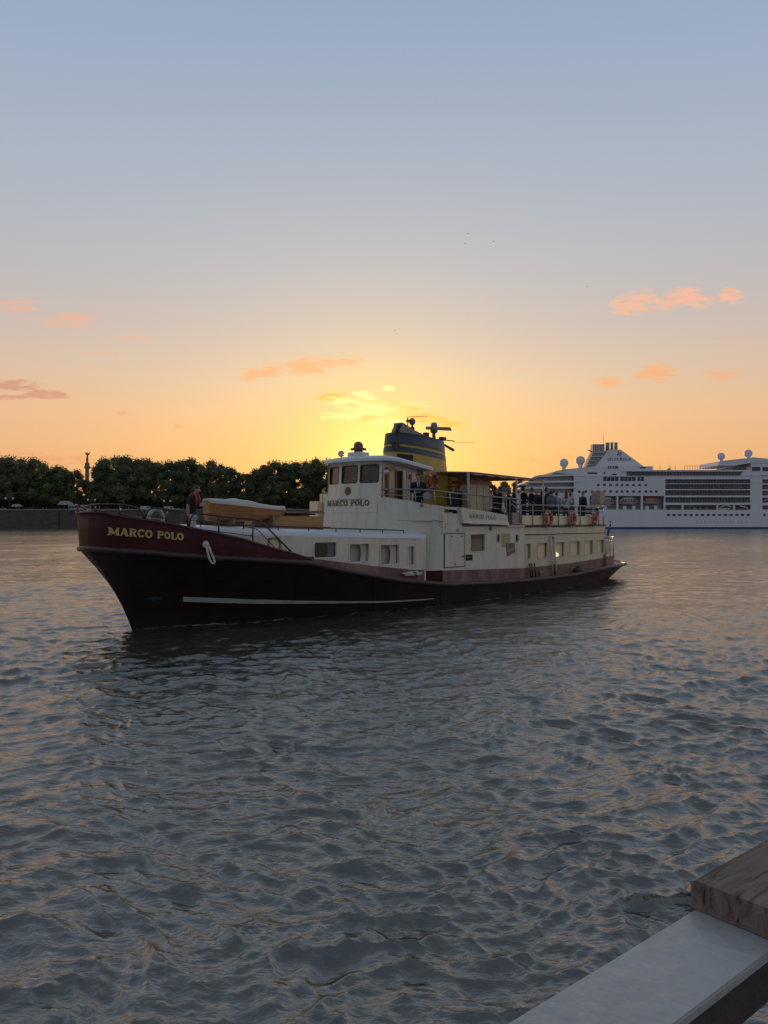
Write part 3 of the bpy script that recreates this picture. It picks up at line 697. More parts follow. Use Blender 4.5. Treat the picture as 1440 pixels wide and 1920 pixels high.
# --------------------------------------------- main block: plan outline (near half), bulwark top and decks
UPD = 3.12                                         # upper deck height
blk = [(9.42, 0), (9.44, .6), (9.55, 1.5), (10.35, 2.35), (10.95, 2.92), (11.35, 3.1)]
zbt = lambda v: float(np.interp(v, [0, 1.5, 2.35, 2.92, 3.1], [4.18, 4.18, 3.99, 3.85, 3.80]))
mb = MB(); rows = []
full = [(u, -v) for u, v in reversed(blk[1:])]+blk
for (u, v) in full:
    av = abs(v); lean = .14 if av < 1.6 else .0
    rows.append([L(u-lean, v, zs(u)), L(u-lean*.6, v, 3.0), L(u, v, zbt(av)), L(u+.06, v*.985, zbt(av)+.012), L(u+.09, v*.97, zbt(av)-.01), L(u+.09, v*.97, UPD)])
mb.loft(rows, smooth=False)
mb.build('wheelhouse_front', M['white'], boat, recalc=False)
# drip ledge
ul0, zl0 = S(752, 973, 2.0)[0], S(752, 973, 2.0)[1]
mb = MB(); P1 = [(10.0, 2.0), (10.95, 2.93), (11.36, 3.12)]
for (a, b) in zip(P1[:-1], P1[1:]):
    mb.hexa([L(a[0], a[1], 3.28), L(b[0], b[1], 3.24), L(b[0]-.05, b[1]+.06, 3.24), L(a[0]-.02, a[1]+.05, 3.28), L(a[0], a[1], 3.33), L(b[0], b[1], 3.29), L(b[0]-.05, b[1]+.06, 3.29), L(a[0]-.02, a[1]+.05, 3.33)])
mb.build('drip_ledge', M['white'], boat)
# side wall amidships with window, portholes, and door
VM = 3.10; U0M, U1M = 11.35, 17.37
def msw(a, b, d): return L(a, VM-d, b)
mw = S(881.5, 1035, VM), S(909, 1001, VM)
mwin = (mw[0][0], mw[1][0], S(895, 1034.5, VM)[1], S(893, 1001, VM)[1])
ports = []
for x in (934, 969):
    a = S(x-2.6, 1009, VM); b = S(x+3, 1009, VM); ports.append((a[0], b[0], S(x, 1017, VM)[1], S(x, 1001.5, VM)[1]))
opn = (S(831, 959, VM)[0]+.12, S(864, 959, VM)[0], 3.50, 3.70)
def side_fn(a, b, d):
    return L(a, VM-d, max(b, zs(a)))
mb = MB(); holed(side_fn, U0M, U1M, .8, 3.02, [mwin]+ports, .10, mb, .6)
mb.build('side_wall', M['white'], boat, recalc=False)
mb = MB(); mb.add([msw(U0M, 3.02, 0), msw(S(866, 950, VM)[0], 3.02, 0), msw(S(866, 950, VM)[0], 3.48, 0), msw(U0M+.1, 3.48, 0), msw(U0M+.1, 3.71, 0), msw(S(866, 950, VM)[0], 3.66, 0), msw(S(866, 950, VM)[0], 3.78, 0), msw(U0M, 3.80, 0)], [(0,1,2,3),(0,3,4,7),(4,5,6,7)])
for (z0, z1) in ((3.02, 3.48),): mb.bb(U0M+.02, S(866, 950, VM)[0], VM-.05, VM-.012, z0, z1)
mb.build('wing_bulwark', M['white'], boat, recalc=False)
mb = MB(); mb.bb(U0M+.1, U0M+.9, VM-.4, VM-.2, 3.42, 3.58); mb.ball(L(U0M+.7, VM-.15, 3.5), (.16,.1,.09)); mb.ball(L(U0M+.25, VM-.15, 3.49), (.18,.1,.07)); mb.build('rope_locker', M['rope'], boat)
window(boat, msw, mwin, M['glassd'], M['white'], w=.02, r=.06, back=M['black'], backd=.2)
w0 = mwin; zc_ = w0[3]-(w0[3]-w0[2])*.28
mb = MB(); mb.bb(w0[0]-.02, w0[1]+.02, VM-.10, VM-.075, w0[2]-.02, zc_); mb.build('roller_blind', M['blind'], boat)
for h in ports:
    f = MB(); rring(f, msw, h[0], h[1], h[2], h[3], .025, min(h[1]-h[0], h[3]-h[2])*.45, -.02, .04, .005); fo = f.build('porthole', M['white'], boat)
    g = MB(); g.box(0,1,0,1,0,1, lambda p: msw(h[0]-.02+(h[1]-h[0]+.04)*p.x, h[2]-.02+(h[3]-h[2]+.04)*p.z, .05+.01*p.y)); g.build('pane', M['black'], fo)
# upper hinged flap, door, hinges, plaque, small lamp
def plate(name, x0, y0, x1, y1, m, th=.02, off=.0, v=VM, parent=boat, bevel=.006):
    a = S(x0, (y0+y1)/2, v)[0]; b = S(x1, (y0+y1)/2, v)[0]; xm = (x0+x1)/2
    z1 = S(xm, y0, v)[1]; z0 = S(xm, y1, v)[1]
    mb = MB(); mb.bb(a, b, v+off, v+off+th, z0, z1); return mb.build(name, m, parent, bevel=bevel)
dr = plate('side_door', 833.5, 1001.5, 870, 1062.5, M['white'], .028)
a = S(866, 1043, VM); mb = MB(); mb.bb(a[0], a[0]+.12, VM+.028, VM+.06, a[1]-.03, a[1]+.03); mb.build('handle', M['dark'], dr)
mb = MB()
for x, y, w_ in ((865,1005,.08),(846,1006,.05),(852,1058,.06)):
    a = S(x, y, VM); mb = MB(); mb.bb(a[0]-w_, a[0]+w_, VM+.028, VM+.045, a[1]-.02, a[1]+.015); mb.build('hinge', M['dark'], dr)
plate('door_seam', 831.8, 1000, 871.6, 1064, M['dark'], .012, 0, bevel=0)
fl = plate('side_flap', 829, 963, 865.5, 999, M['white'], .022)
mb = MB(); a = S(833, 990, VM); mb.tube([L(a[0], VM+.03, a[1]-.05), L(a[0]+.1, VM+.03, a[1]+.18)], .008, 5); mb.build('latch', M['railg'], fl); mb = MB(); a = S(857, 994, VM); mb.bb(a[0]-.08, a[0]+.06, VM+.022, VM+.04, a[1]-.04, a[1]+.04); mb.build('latch', M['railg'], fl)
pq = plate('safety_plaque', 873, 1040, 886, 1051, M['black'], .01)
mb = MB(); a = S(875, 1045, VM); 
for k in range(5): mb.bb(a[0]+.07*k, a[0]+.07*k+.05, VM+.011, VM+.013, a[1]-.015, a[1]+.015)
mb.build('plaque_marks', M['lgrey'], pq)
a = S(919.5, 990.5, VM); mb = MB(); mb.lathe([(.05,0),(.09,.02),(.09,.06),(.04,.09)], L(a[0], VM, a[1]), 12, axis=(0,-1,0)); mb.build('wall_lamp', M['railg'], boat)
# faded painted patches
def patch(name, pp, m):
    P = [S(x, y, VM) for x, y in pp]; mb = MB(); mb.prism([L(u, VM+.002, z) for u, z in P], (0, -.006, 0)); return mb.build(name, m, boat)
patch('poster', [(940,1001),(956,1000.5),(957,1016),(950,1018),(948,1026),(941,1025)], mat('yellow_poster', (.42,.35,.17), .7, .25, 6, stain=(.55,.52,.45), st_amt=.8, st_scale=(2,2,2)))
pp_ = patch('poster', [(947.5,1018),(965,1018),(966,1036),(950.5,1043.5)], mat('faded_red_poster', (.21,.14,.12), .7, .3, 6, stain=(.5,.42,.36), st_amt=.5, st_scale=(2,2,4)))
mb = MB(); a = S(951, 1033, VM); b = S(964, 1028, VM)
mb.tube([L(a[0]+(b[0]-a[0])*k/12, VM+.012, a[1]+(b[1]-a[1])*k/12+.05*math.sin(k*1.9)) for k in range(13)], .012, 5); mb.build('poster_script', M['bandw'], pp_)
# worn red foot amidships
bt2 = lerp_tab([(U0M, 1.345), (U1M, 1.17)])
mb = MB(); mb.loft([[L(u, VM+.006, zs(u)), L(u, VM+.006, bt2(u)), L(u, VM-.01, bt2(u)+.002)] for u in np.linspace(U0M-.01, U1M, 10)], smooth=False)
mb.build('side_foot', M['band'], boat, recalc=False)
mb = MB(); F1 = [(10.45,2.46),(10.95,2.92),(11.35,3.1)]
mb.loft([[L(u-.012, v+.012, zs(u)), L(u-.012, v+.012, 1.35), L(u, v, 1.352)] for u, v in F1], smooth=False); mb.build('front_foot', M['maroon'], boat, recalc=False)
# name box on the upper deck side
VB = 3.26
q = [(864.5,951),(951.5,965.5),(953.5,984.5),(868.5,981)]; Q = [S(x, y, VB) for x, y in q]
mb = MB(); mb.hexa([L(Q[3][0], VB-.22, Q[3][1]), L(Q[2][0], VB-.22, Q[2][1]), L(Q[2][0], VB, Q[2][1]), L(Q[3][0], VB, Q[3][1]), L(Q[0][0], VB-.22, Q[0][1]), L(Q[1][0], VB-.22, Q[1][1]), L(Q[1][0], VB, Q[1][1]), L(Q[0][0], VB, Q[0][1])])
nb = mb.build('name_board', M['white'], boat, bevel=.012)
mb = MB(); mb.hexa([L(Q[3][0], VB-.1, Q[3][1]), L(Q[2][0], VB-.1, Q[2][1]), L(Q[2][0], VB+.04, Q[2][1]), L(Q[3][0], VB+.04, Q[3][1]), L(Q[3][0]-.02, VB-.1, Q[3][1]+.12), L(Q[2][0], VB-.1, Q[2][1]+.12), L(Q[2][0], VB+.02, Q[2][1]+.12), L(Q[3][0]-.02, VB+.02, Q[3][1]+.12)]); mb.build('board_moulding', M['white'], nb)
l0, a0, a1 = tabz([(880,971.5),(930,974.5)], lambda u: VB); h0, _, _ = tabz([(880,962.5),(930,966.5)], lambda u: VB)
words('name_lettering', M['lgrey'], nb, 'MARCO POLO', lambda a, b, d: L(a, VB+d, b), a0, a1, l0, h0, .008, .9)
# --------------------------------------------- wheelhouse
WZ0, WZ1 = 4.10, 5.56
corn = [(9.80,-1.5),(9.47,-.50),(9.47,.50),(9.70,1.47)]
lean = .10
def facet(c0, c1, zb0=WZ0, zt0=WZ1):
    def fn(a, b, d):
        t = (b-zb0)/(zt0-zb0); u = c0[0]+(c1[0]-c0[0])*a; v = c0[1]+(c1[1]-c0[1])*a
        return L(u-lean*(1-t)+d, v, b)
    return fn
mb = MB(); hs = []
for (c0, c1), (a0, a1) in zip(zip(corn[:-1], corn[1:]), ((.12,.84),(.08,.9),(.06,.86))):
    h = (a0, a1, 4.73, 5.40); hs.append(h); holed(facet(c0, c1), 0, 1, WZ0, WZ1, [h], .09, mb, .5)
def side_wh(s_):
    return lambda a, b, d: L(a, s_*(1.48-d), min(b, WZ1-.03-.27*max(0, (a-9.9)/2.4)))
UE = 12.2
sidewins = [(9.95, 10.35, 4.3, 5.2)]
for s_ in (1, -1):
    holed(side_wh(s_), 9.70, UE-.4 if s_ == 1 else UE, 3.1, WZ1, [(10.0, 10.25, 4.35, 5.15), (10.85, 11.15, 4.1, 5.2)] if s_ == 1 else [(10.0, 11.6, 4.4, 5.15)], .08, mb, 2)
mb.add([L(UE, 1.48, 3.1), L(UE, -1.48, 3.1), L(UE, -1.48, WZ1-.29), L(UE, 1.48, WZ1-.29)], [(0,1,2,3)])
wh = mb.build('wheelhouse', M['white'], boat, recalc=False)
for (c0, c1), h in zip(zip(corn[:-1], corn[1:]), hs):
    fn = facet(c0, c1); ss = 1/((c1[1]-c0[1]))
    f = MB(); o_ = rrect(h[0], h[1], h[2], h[3], .07); 
    rring(f, fn, h[0], h[1], h[2], h[3], .02, .07, -.014, .05, .02); fr = f.build('window', M['dark'], wh)
    g = MB(); g.add([fn(h[0]-.01, h[2]-.01, .05), fn(h[1]+.01, h[2]-.01, .05), fn(h[1]+.01, h[3]+.01, .05), fn(h[0]-.01, h[3]+.01, .05)], [(0,1,2,3)]); g.build('pane', M['glassd'], fr)
# inside: console, wheel, dim lining
mb = MB(); mb.bb(9.9, 10.4, -1.2, 1.2, 3.2, 4.35); mb.build('console', M['mahog'], wh)
mb = MB(); mb.bb(9.9, 10.0, -.1, .6, 4.35, 5.0); mb.build('chart_screen', M['black'], wh)
mb = MB(); mb.tube([L(10.5, .2, 4.5), L(10.5,.2,5.45)], .03, 8); mb.torus(L(10.48, .3, 4.6), .3, .02, (1,0,0)); mb.build('steering_wheel', M['mahog'], wh)
# roof: overhanging, rounded front edge
mb = MB(); out = [(12.35,-1.82),(9.9,-1.85),(9.35,-1.35),(9.12,-.6),(9.08,0),(9.12,.6),(9.3,1.35),(9.65,1.85),(10.2,1.95),(12.30,1.92)]
prof = [(0,0),(.0,.05),(.05,.14),(.2,.21),(.7,.26),(1,.27)]
rows = []
cx_, cy_ = 10.9, 0
for k, (ins, zz) in enumerate([(.10,-.02),(0,0),(0,.10),(.05,.17),(.18,.22),(.5,.27),(.85,.29)]):
    rows.append([L(u+(cx_-u)*ins, v+(cy_-v)*ins, WZ1-.02+zz-.27*max(0, (u-9.9)/2.4)) for u, v in out])
mb.loft(rows, closed=True, smooth=False); k0 = len(mb.v); mb.v += [tuple(p) for p in rows[-1]]; mb.f.append(tuple(range(k0, k0+len(out)))); mb.sm.append(False)
k0 = len(mb.v); mb.v += [tuple(p) for p in rows[0]]; mb.f.append(tuple(range(k0, k0+len(out)))); mb.sm.append(False)
mb.build('wheelhouse_roof', M['roofwhite'], wh)
# roof skirt, lamp, searchlight and bronze bell on a box
v, z = F(640, 851, 9.6)
mb = MB(); mb.tube([L(9.6, v, WZ1+.1), L(9.6, v, z-.05)], .03, 8); mb.lathe([(.05,-.10),(.12,-.06),(.13,.06),(.10,.08)], L(9.6, v, z), 14, axis=(-.8,-.6,0)); mb.build('searchlight', M['chrome'], wh)
v, z = F(672, 848.5, 10.2)
mb = MB(); mb.bb(9.9, 10.5, v-.34, v+.34, WZ1+.1, z+.0); mb.build('roof_box', M['roofwhite'], wh, bevel=.03)
mb = MB(); mb.lathe([(.20,0),(.17,.03),(.17,.07),(.26,.1),(.27,.16),(.19,.20),(.19,.30),(.15,.38),(.07,.43),(.02,.44)], L(10.2, v, z), 18); mb.tube([L(10.0, v-.24, z+.13), L(10.4, v+.24, z+.13)], .05, 7); mb.build('roof_vent', M['bronze'], wh)
# round emblem and name on the front
v, z = F(651.5, 921, 9.36)
mb = MB(); mb.lathe([(.17,0),(.17,.02),(.15,.035),(.135,.02)], L(9.40, v, z), 26, axis=(-1,0,.06)); em = mb.build('emblem', M['lgold'], wh)
mb = MB(); mb.torus(L(9.368, v, z), .09, .012, (-1,0,.06)); mb.tube([L(9.364, v-.02, z-.07), L(9.364, v+.03, z+.02), L(9.364, v-.02, z+.07)], .012, 5); mb.tube([L(9.364, v-.06, z), L(9.364, v+.06, z)], .010, 5); mb.build('emblem_relief', M['brass'], em)
def frontf(a, b, d):      # a = lateral v, b = z on the sloping front wall
    u = float(np.interp(abs(a), [0,.6,1.5], [9.42,9.44,9.55]))-.14*.6*(4.18-b)/1.18
    return L(u-d, a, b)
v0 = F(613.5, 944, 9.5)[0]; v1 = F(692.5, 944, 9.46)[0]; zlo = F(650, 948.5, 9.42)[1]; zhi = F(650, 938, 9.42)[1]
words('name_lettering', M['lgold'], wh, 'MARCO POLO', frontf, v0, v1, zlo, zhi, .014, 1.2)
# plating seams on the front
mb = MB(); zq = F(660, 962, 9.42)[1]
for a in np.linspace(-.9, 1.4, 10)[:-1]:
    mb.box(0,1,0,1,0,1, lambda p, a=a: frontf(a+.255*p.x, zq+.01*p.z, .004*p.y))
mb.box(0,1,0,1,0,1, lambda p: frontf(1.38+.015*p.x, zq+(3.95-zq)*p.z, .004*p.y)); mb.build('plating_seam', M['lgrey'], wh)
# wooden doors and posts on the near side of the wheelhouse
def wbox(name, x0, x1, z0, z1, m, v=1.52, th=.05, parent=wh, bevel=.006):
    a = S(x0, 900, v)[0]; b = S(x1, 900, v)[0]; mb = MB(); mb.bb(a, b, v-th, v, z0, z1); return mb.build(name, m, parent, bevel=bevel)
wbox('door_post', 724.5, 727.5, 3.2, 5.3, M['mahog'], 1.56)
dd = wbox('wheelhouse_door', 728, 741, 3.2, 5.3, M['woodbox'], 1.60)
wbox('door_pane', 730.5, 739, 4.35, 5.15, M['blind'], 1.612, .02, dd, 0)
wbox('door_post', 742, 745, 3.2, 5.25, M['mahog'], 1.58)
wbox('opening_shade', 745.5, 754, 3.2, 5.2, M['black'], 1.515, .01, bevel=0)  # thin black sheet paints the shade inside a doorway
wbox('door_post', 754, 757, 3.2, 5.2, M['mahog'], 1.55)
wbox('white_post', 757.5, 761, 3.2, 5.2, M['white'], 1.85)
wbox('white_panel', 762, 769, 3.2, 4.9, M['blind'], 1.57)
wbox('door_post', 769, 772.5, 3.2, 5.1, M['mahog'], 1.56)
wbox('locker', 764, 777, 3.2, 4.05, M['white'], 2.0, .3)
a = S(722.5, 885, 1.7); mb = MB(); mb.ball(L(a[0], 1.75, a[1]), .10); mb.tube([L(a[0], 1.5, a[1]), L(a[0], 1.75, a[1])], .02, 6); mb.build('side_lamp', M['chrome'], wh)
# decks of the upper level
mb = MB(); mb.prism([L(u+.12, s_*(v-.03), UPD-.1) for s_, rng_ in ((-1, list(reversed(blk[1:]))), (1, blk)) for u, v in rng_], (0, 0, .088)); mb.bb(11.36, U1M+.1, -3.09, 3.09, UPD-.1, UPD-.012); mb.build('upper_deck', M['band'], boat)
# far wing: bulwark panel, cream lockers and rail seen left of the wheelhouse
mb = MB(); mb.bb(10.2, 11.2, -3.1, -2.6, 3.0, 4.08); mb.bb(10.9, 11.3, -3.2, -2.5, 3.0, 4.42); mb.build('wing_locker', M['warm_cream'], boat, bevel=.02)
mb = MB()
for (uu, vv) in ((10.2,-2.3),(10.95,-2.9),(11.8,-3.05),(13,-3.05),(14.5,-3.05),(16,-3.05)): mb.tube([L(uu, vv, 3.7), L(uu, vv, 4.5)], .025, 6)
mb.tube([L(9.8,-1.75,4.58), L(10.2,-2.3,4.5), L(10.95,-2.9,4.45), L(11.8,-3.05,4.4), L(17,-3.05,4.05)], .035, 7); mb.tube([L(10.2,-2.3,4.2), L(10.95,-2.9,4.15), L(17,-3.05,3.8)], .018, 6)
mb.build('wing_rail', M['railw'], boat)
# near rail from wheelhouse aft to the gangway gap
vq = lambda u: float(np.interp(u, [9.5, 10.35, 10.95, 11.35, 18], [1.5, 2.28, 2.86, 3.04, 3.06]))
top = railpath([(714,917.5),(740,917.5),(780,918),(800,918.5),(822,921),(860,925.5),(900,929),(930,932),(968,935.5)], vq)
mb = MB(); mb.tube([L(*p) for p in top], .035, 7); mb.build('wing_rail', M['railg'], boat)
mb = MB()
mb.tube([L(*p) for p in railpath([(722,927),(780,931),(822,931),(860,935),(900,940),(950,945.5)], vq)], .014, 6)
mb.tube([L(*p) for p in railpath([(880,948),(920,952),(950,956)], vq)], .014, 6)
for x, y0, y1 in ((714.5,917,932),(777.5,918,938),(814,920,945),(843,923,947),(876,927,953),(909,930,958),(948.5,933.5,966)):
    mb.tube([L(*p) for p in railpath([(x, y0), (x+2, y1)], vq)], .028, 6)
mb.build('rail_posts', M['railw'], boat)
# floodlight hung over the bulwark
a = SV(796, 930, vq); c = L(a[0], a[1]+.10, a[2]); mb = MB(); mb.lathe([(.03,-.12),(.14,-.05),(.16,.02),(.15,.05)], c, 16, axis=(-.6,-.7,.2)); mb.tube([c, L(a[0]+.35, a[1], a[2]+.05)], .03, 6)
b = SV(785.5, 947, vq); mb.ball(L(b[0], b[1]+.12, b[2]), .07); mb.tube([L(a[0]-.2, a[1]+.03, a[2]-.12), L(b[0], b[1]+.10, b[2])], .014, 5); mb.tube([L(a[0]+.35, a[1]+.03, a[2]-.08), L(b[0]+.05, b[1]+.12, b[2]+.1)], .014, 5)
mb.build('floodlight', M['railg'], boat)
# --------------------------------------------- funnel
fu_c = 13.52
def frow(z, n=40, grow=0):
    t = (z-3.1)/3.7; A = 2.33-.68*t+grow; B = .92-.13*t+grow; c = fu_c+.02*t
    return [L(c+A*math.copysign(abs(math.cos(2*math.pi*k/n))**.85, math.cos(2*math.pi*k/n)), B*math.copysign(abs(math.sin(2*math.pi*k/n))**.85, math.sin(2*math.pi*k/n)), z) for k in range(n)]
ztop = lambda x: 6.93-.065*(x-11.3)
mb = MB(); rows = [frow(z) for z in (3.1, 4, 5, 5.6)]
r_ = frow(6.8); rows.append([Vector((p.x, p.y, ztop(p.x))) for p in r_]); mb.loft(rows, closed=True)
fun = mb.build('funnel', M['yellow'], boat)
mb = MB(); k0 = len(mb.v); mb.v += [tuple(p+Vector((0,0,-.06))) for p in rows[-1]]; mb.f.append(tuple(range(len(rows[-1])))); mb.sm.append(False); mb.build('funnel_top_plate', M['dark'], fun)
def fband(z0, z1, sl):
    mb = MB()
    ra = [Vector((p.x, p.y, 0)) for p in frow(z0-.06, grow=.022)]; rb = [Vector((p.x, p.y, 0)) for p in frow(z1-.12, grow=.022)]
    for p in ra: p.z = z0-sl*(p.x-11.3)
    for p in rb: p.z = z1-sl*(p.x-11.3)
    rc = [Vector((p.x*.999+fu_c*.001, p.y*.985, p.z)) for p in rb]
    mb.loft([ra, rb, rc], closed=True); return mb.build('funnel_band', M['navy'], fun)
fband(6.46, 6.95, .062); fband(6.15, 6.37, .07)
# square vent in the funnel side
a = S(749.5, 859, .86); b = S(774, 859, .86); z1 = S(762, 852, .86)[1]; z0 = S(762, 867, .86)[1]
mb = MB(); mb.bb(a[0], b[0], .72, .875, z0, z1); vt = mb.build('funnel_vent', M['black'], fun)
mb = MB()
mb.bb(a[0]+.62*(b[0]-a[0]), a[0]+.66*(b[0]-a[0]), .876, .885, z0+.03, z1-.03)
mb.build('louvre', M['dark'], vt)
# horn bracket on the funnel front (near side)
a = S(731.5, 832, .5); b = S(741, 828, .75)
mb = MB(); mb.lathe([(.02,-.10),(.05,-.04),(.11,.02),(.11,.04)], L(a[0]+.1, .62, a[1]-.02), 14, axis=(-.9,-.4,0)); mb.tube([L(a[0]+.1, .6, a[1]), L(b[0], .95, b[1]+.1), L(b[0], .95, b[1]-.25)], .03, 6); mb.bb(b[0]-.03, b[0]+.02, .82, .95, b[1]-.3, b[1]+.15); mb.build('horn', M['dark'], fun)
# exhaust cowl
cw = MB(); yv = .36
pc = [S(x, y, yv) for x, y in ((748,813),(749,805),(752,800),(753,792),(756,792.5),(779,807.5),(801,817.5),(801,824),(748,818))]
cw.prism([L(u, yv, z) for u, z in pc], (0, .42, 0)); cw.build('exhaust_cowl', M['railg'], fun)
mb = MB()
for k, (x, y, s_) in enumerate(((741.5,806,.09),(744,800,.11),(747,797.5,.08),(743,812,.1))):
    a = S(x, y, .2); mb.ball(L(a[0], .3, a[1]), s_)
a = S(736, 810, .2); b = S(743, 810, .2); mb.tube([L(a[0], .3, a[1]), L(b[0], .3, b[1])], .02, 5); mb.build('exhaust_pipes', M['dark'], fun); mb = MB()
a = S(798.5, 815.5, .3); mb.bb(a[0]-.08, a[0]+.1, .2, .4, a[1]-.1, a[1]+.1); mb.build('deck_light', M['dark'], fun)
# satellite dome with whip aerial
a = S(773, 790.5, .25); mb = MB(); mb.ball(L(a[0], .25, a[1]), (.14,.14,.16)); mb.build('small_dome', M['railg'], fun)
mb = MB(); b = S(764.5, 784, .25); mb.tube([L(a[0], .25, a[1]-.75), L(a[0], .25, a[1]-.1)], .045, 7); mb.ball(L(a[0], .25, a[1]-.30), (.12,.1,.10)); mb.tube([L(b[0], .25, a[1]-.65), L(b[0], .25, b[1]+.05)], .022, 6); c = S(802, 780.3, .25); mb.tube([L(b[0], .25, b[1]+.05), L(c[0], .25, c[1])], .010, 5); mb.bb(b[0]-.05, a[0], .2, .3, a[1]-.05, a[1]+.05); mb.build('aerial_mast', M['dark'], fun)
# radar
a = S(812.5, 802, 0); mb = MB(); mb.tube([L(a[0]-.10, .08, 6.6), L(a[0]-.05, .05, a[1]-.1)], .06, 7); mb.tube([L(a[0]+.16, 0, 6.5), L(a[0]+.05, 0, a[1]-.1)], .05, 7); mb.build('radar_mast', M['dark'], fun)
mb = MB(); mb.lathe([(.10,-.24),(.16,-.20),(.17,.02),(.13,.2),(.09,.23)], L(a[0]+.05, 0, a[1]-.0), 14); mb.build('radar_housing', M['railg'], fun)
mb = MB(); d = Vector((.86, -.30, .015)); c = L(a[0]+.05, 0, a[1]-.02); e = d*.42; mb.hexa([c-e+Vector((0,.06,-.07)), c+d+Vector((0,.06,-.07)), c+d+Vector((0,-.06,-.07)), c-e+Vector((0,-.06,-.07)), c-e+Vector((0,.06,.06)), c+d*.9+Vector((0,.06,.08)), c+d*.9+Vector((0,-.06,.08)), c-e+Vector((0,-.06,.06))]); mb.build('radar_scanner', M['railg'], fun)
# aft spars
mb = MB(); a = S(828, 833, .1); b = S(852, 827, .1); mb.tube([L(a[0]-.3, .1, b[1]-.02), L(b[0], .1, b[1]), ], .025, 6); c = S(889, 829, .1); mb.tube([L(b[0]-.1, .1, b[1]-.06), L(c[0], .1, c[1])], .009, 5)
a = S(829, 822, .1); mb.bb(a[0]-.12, a[0]+.18, .0, .2, a[1]-.1, a[1]+.06); mb.tube([L(a[0]-.02, .1, a[1]), L(a[0]-.02, .1, a[1]-.45)], .035, 6)
a = S(831, 833, .1); b = S(850, 844, .1); mb.tube([L(a[0], .1, a[1]), L(b[0], .1, b[1])], [.05, .07], 7); mb.build('signal_boom', M['dark'], fun)
# --------------------------------------------- awning over the upper deck
ua0, ua1 = 13.8, 19.7
za = lambda u: 5.27-.012*(u-14)
mb = MB(); rows = []
for u in np.linspace(ua0, ua1, 19):
    sag = .03*abs(math.sin((u-ua0)*math.pi/.98))
    rows.append([L(u, v, za(u)-sag*.5+.10*(1-(v/2.7)**2)) for v in (-2.7,-1.8,-.9,0,.9,1.8,2.7)]+[L(u, 2.72, za(u)-.07-sag*2)])
mb.loft(rows); mb.build('awning', M['canvas'], boat)
_nt = M['canvas'].node_tree; _b = _nt.nodes['Principled BSDF']; _o = [x for x in _nt.nodes if x.type == 'OUTPUT_MATERIAL'][0]; _t = _nt.nodes.new('ShaderNodeBsdfTranslucent'); _t.inputs[0].default_value = (.75,.66,.50,1); _x = _nt.nodes.new('ShaderNodeMixShader'); _x.inputs[0].default_value = .55
_nt.links.new(_b.outputs[0], _x.inputs[1]); _nt.links.new(_t.outputs[0], _x.inputs[2]); _nt.links.new(_x.outputs[0], _o.inputs[0])
mb = MB()
for u in np.linspace(ua0+.05, ua1-.05, 13): 
    mb.tube([L(u, v, za(u)-.05+.10*(1-(v/2.7)**2)) for v in (-2.7,-1.35,0,1.35,2.7)], .045, 6)
for v in (-2.68, 2.68): mb.tube([L(ua0, v, za(ua0)-.03), L(ua1, v, za(ua1)-.03)], .04, 6)
mb.build('awning_frame', M['plank'], boat)
for x, v in ((878, 2.65), (1018.5, 2.9), (968.5, 2.95)):
    u = S(x, 900, v)[0]; mb = MB(); mb.tube([L(u, v, 3.05), L(u, v, za(min(u, ua1))-.03)], .04 if x != 878 else .06, 7); mb.build('awning_post', M['railw'], boat)
for u in (14.6, 17.4, 19.5):
    mb = MB(); mb.tube([L(u, -2.7, 3.05), L(u, -2.7, za(u))], .04, 7); mb.build('awning_post', M['railw'], boat)
# lockers under the awning
a = S(881.5, 910, 1.9)[0]; b = S(918, 910, 1.9)[0]
mb = MB(); mb.bb(a, b, 1.2, 1.9, UPD, 4.86); lk = mb.build('locker', M['blind'], boat, bevel=.02)
mb = MB()
for t in (.32, .68): mb.bb(a+(b-a)*t, a+(b-a)*t+.02, 1.9, 1.906, UPD+.1, 4.8)
mb.build('locker_seam', M['dark'], lk)
mb = MB(); mb.bb(a-.1, b+.1, 1.0, 1.95, 4.87, 5.0); mb.build('locker_top', M['mahog'], lk)
# yellow casing aft of the funnel and a black slab painting the shade of a recess
mb = MB(); mb.bb(15.3, 15.9, -.9, .6, 3.1, 5.2); mb.build('casing', M['yellow'], boat, bevel=.03)
mb = MB(); mb.bb(15.95, 16.2, -1.8, 1.0, 3.1, 4.9); mb.build('recess_shade_slab', M['black'], boat)
mb = MB(); mb.bb(14.0, 17.0, -2.6, -2.5, 3.1, 4.6); mb.build('windbreak', M['mahog'], boat)
# signal lamps red and green under the awning
for x, y, col in ((855.3, 905.5, (1,.12,.08)), (863, 905.8, (.1,1,.5))):
    a = S(x, y, .9); mb = MB(); mb.ball(L(a[0], .9, a[1]), .035, 8, 6); mb.build('signal_lamp', mat('lamp_glow', col, .5, 0, 2, emit=col, estr=1.6), boat)
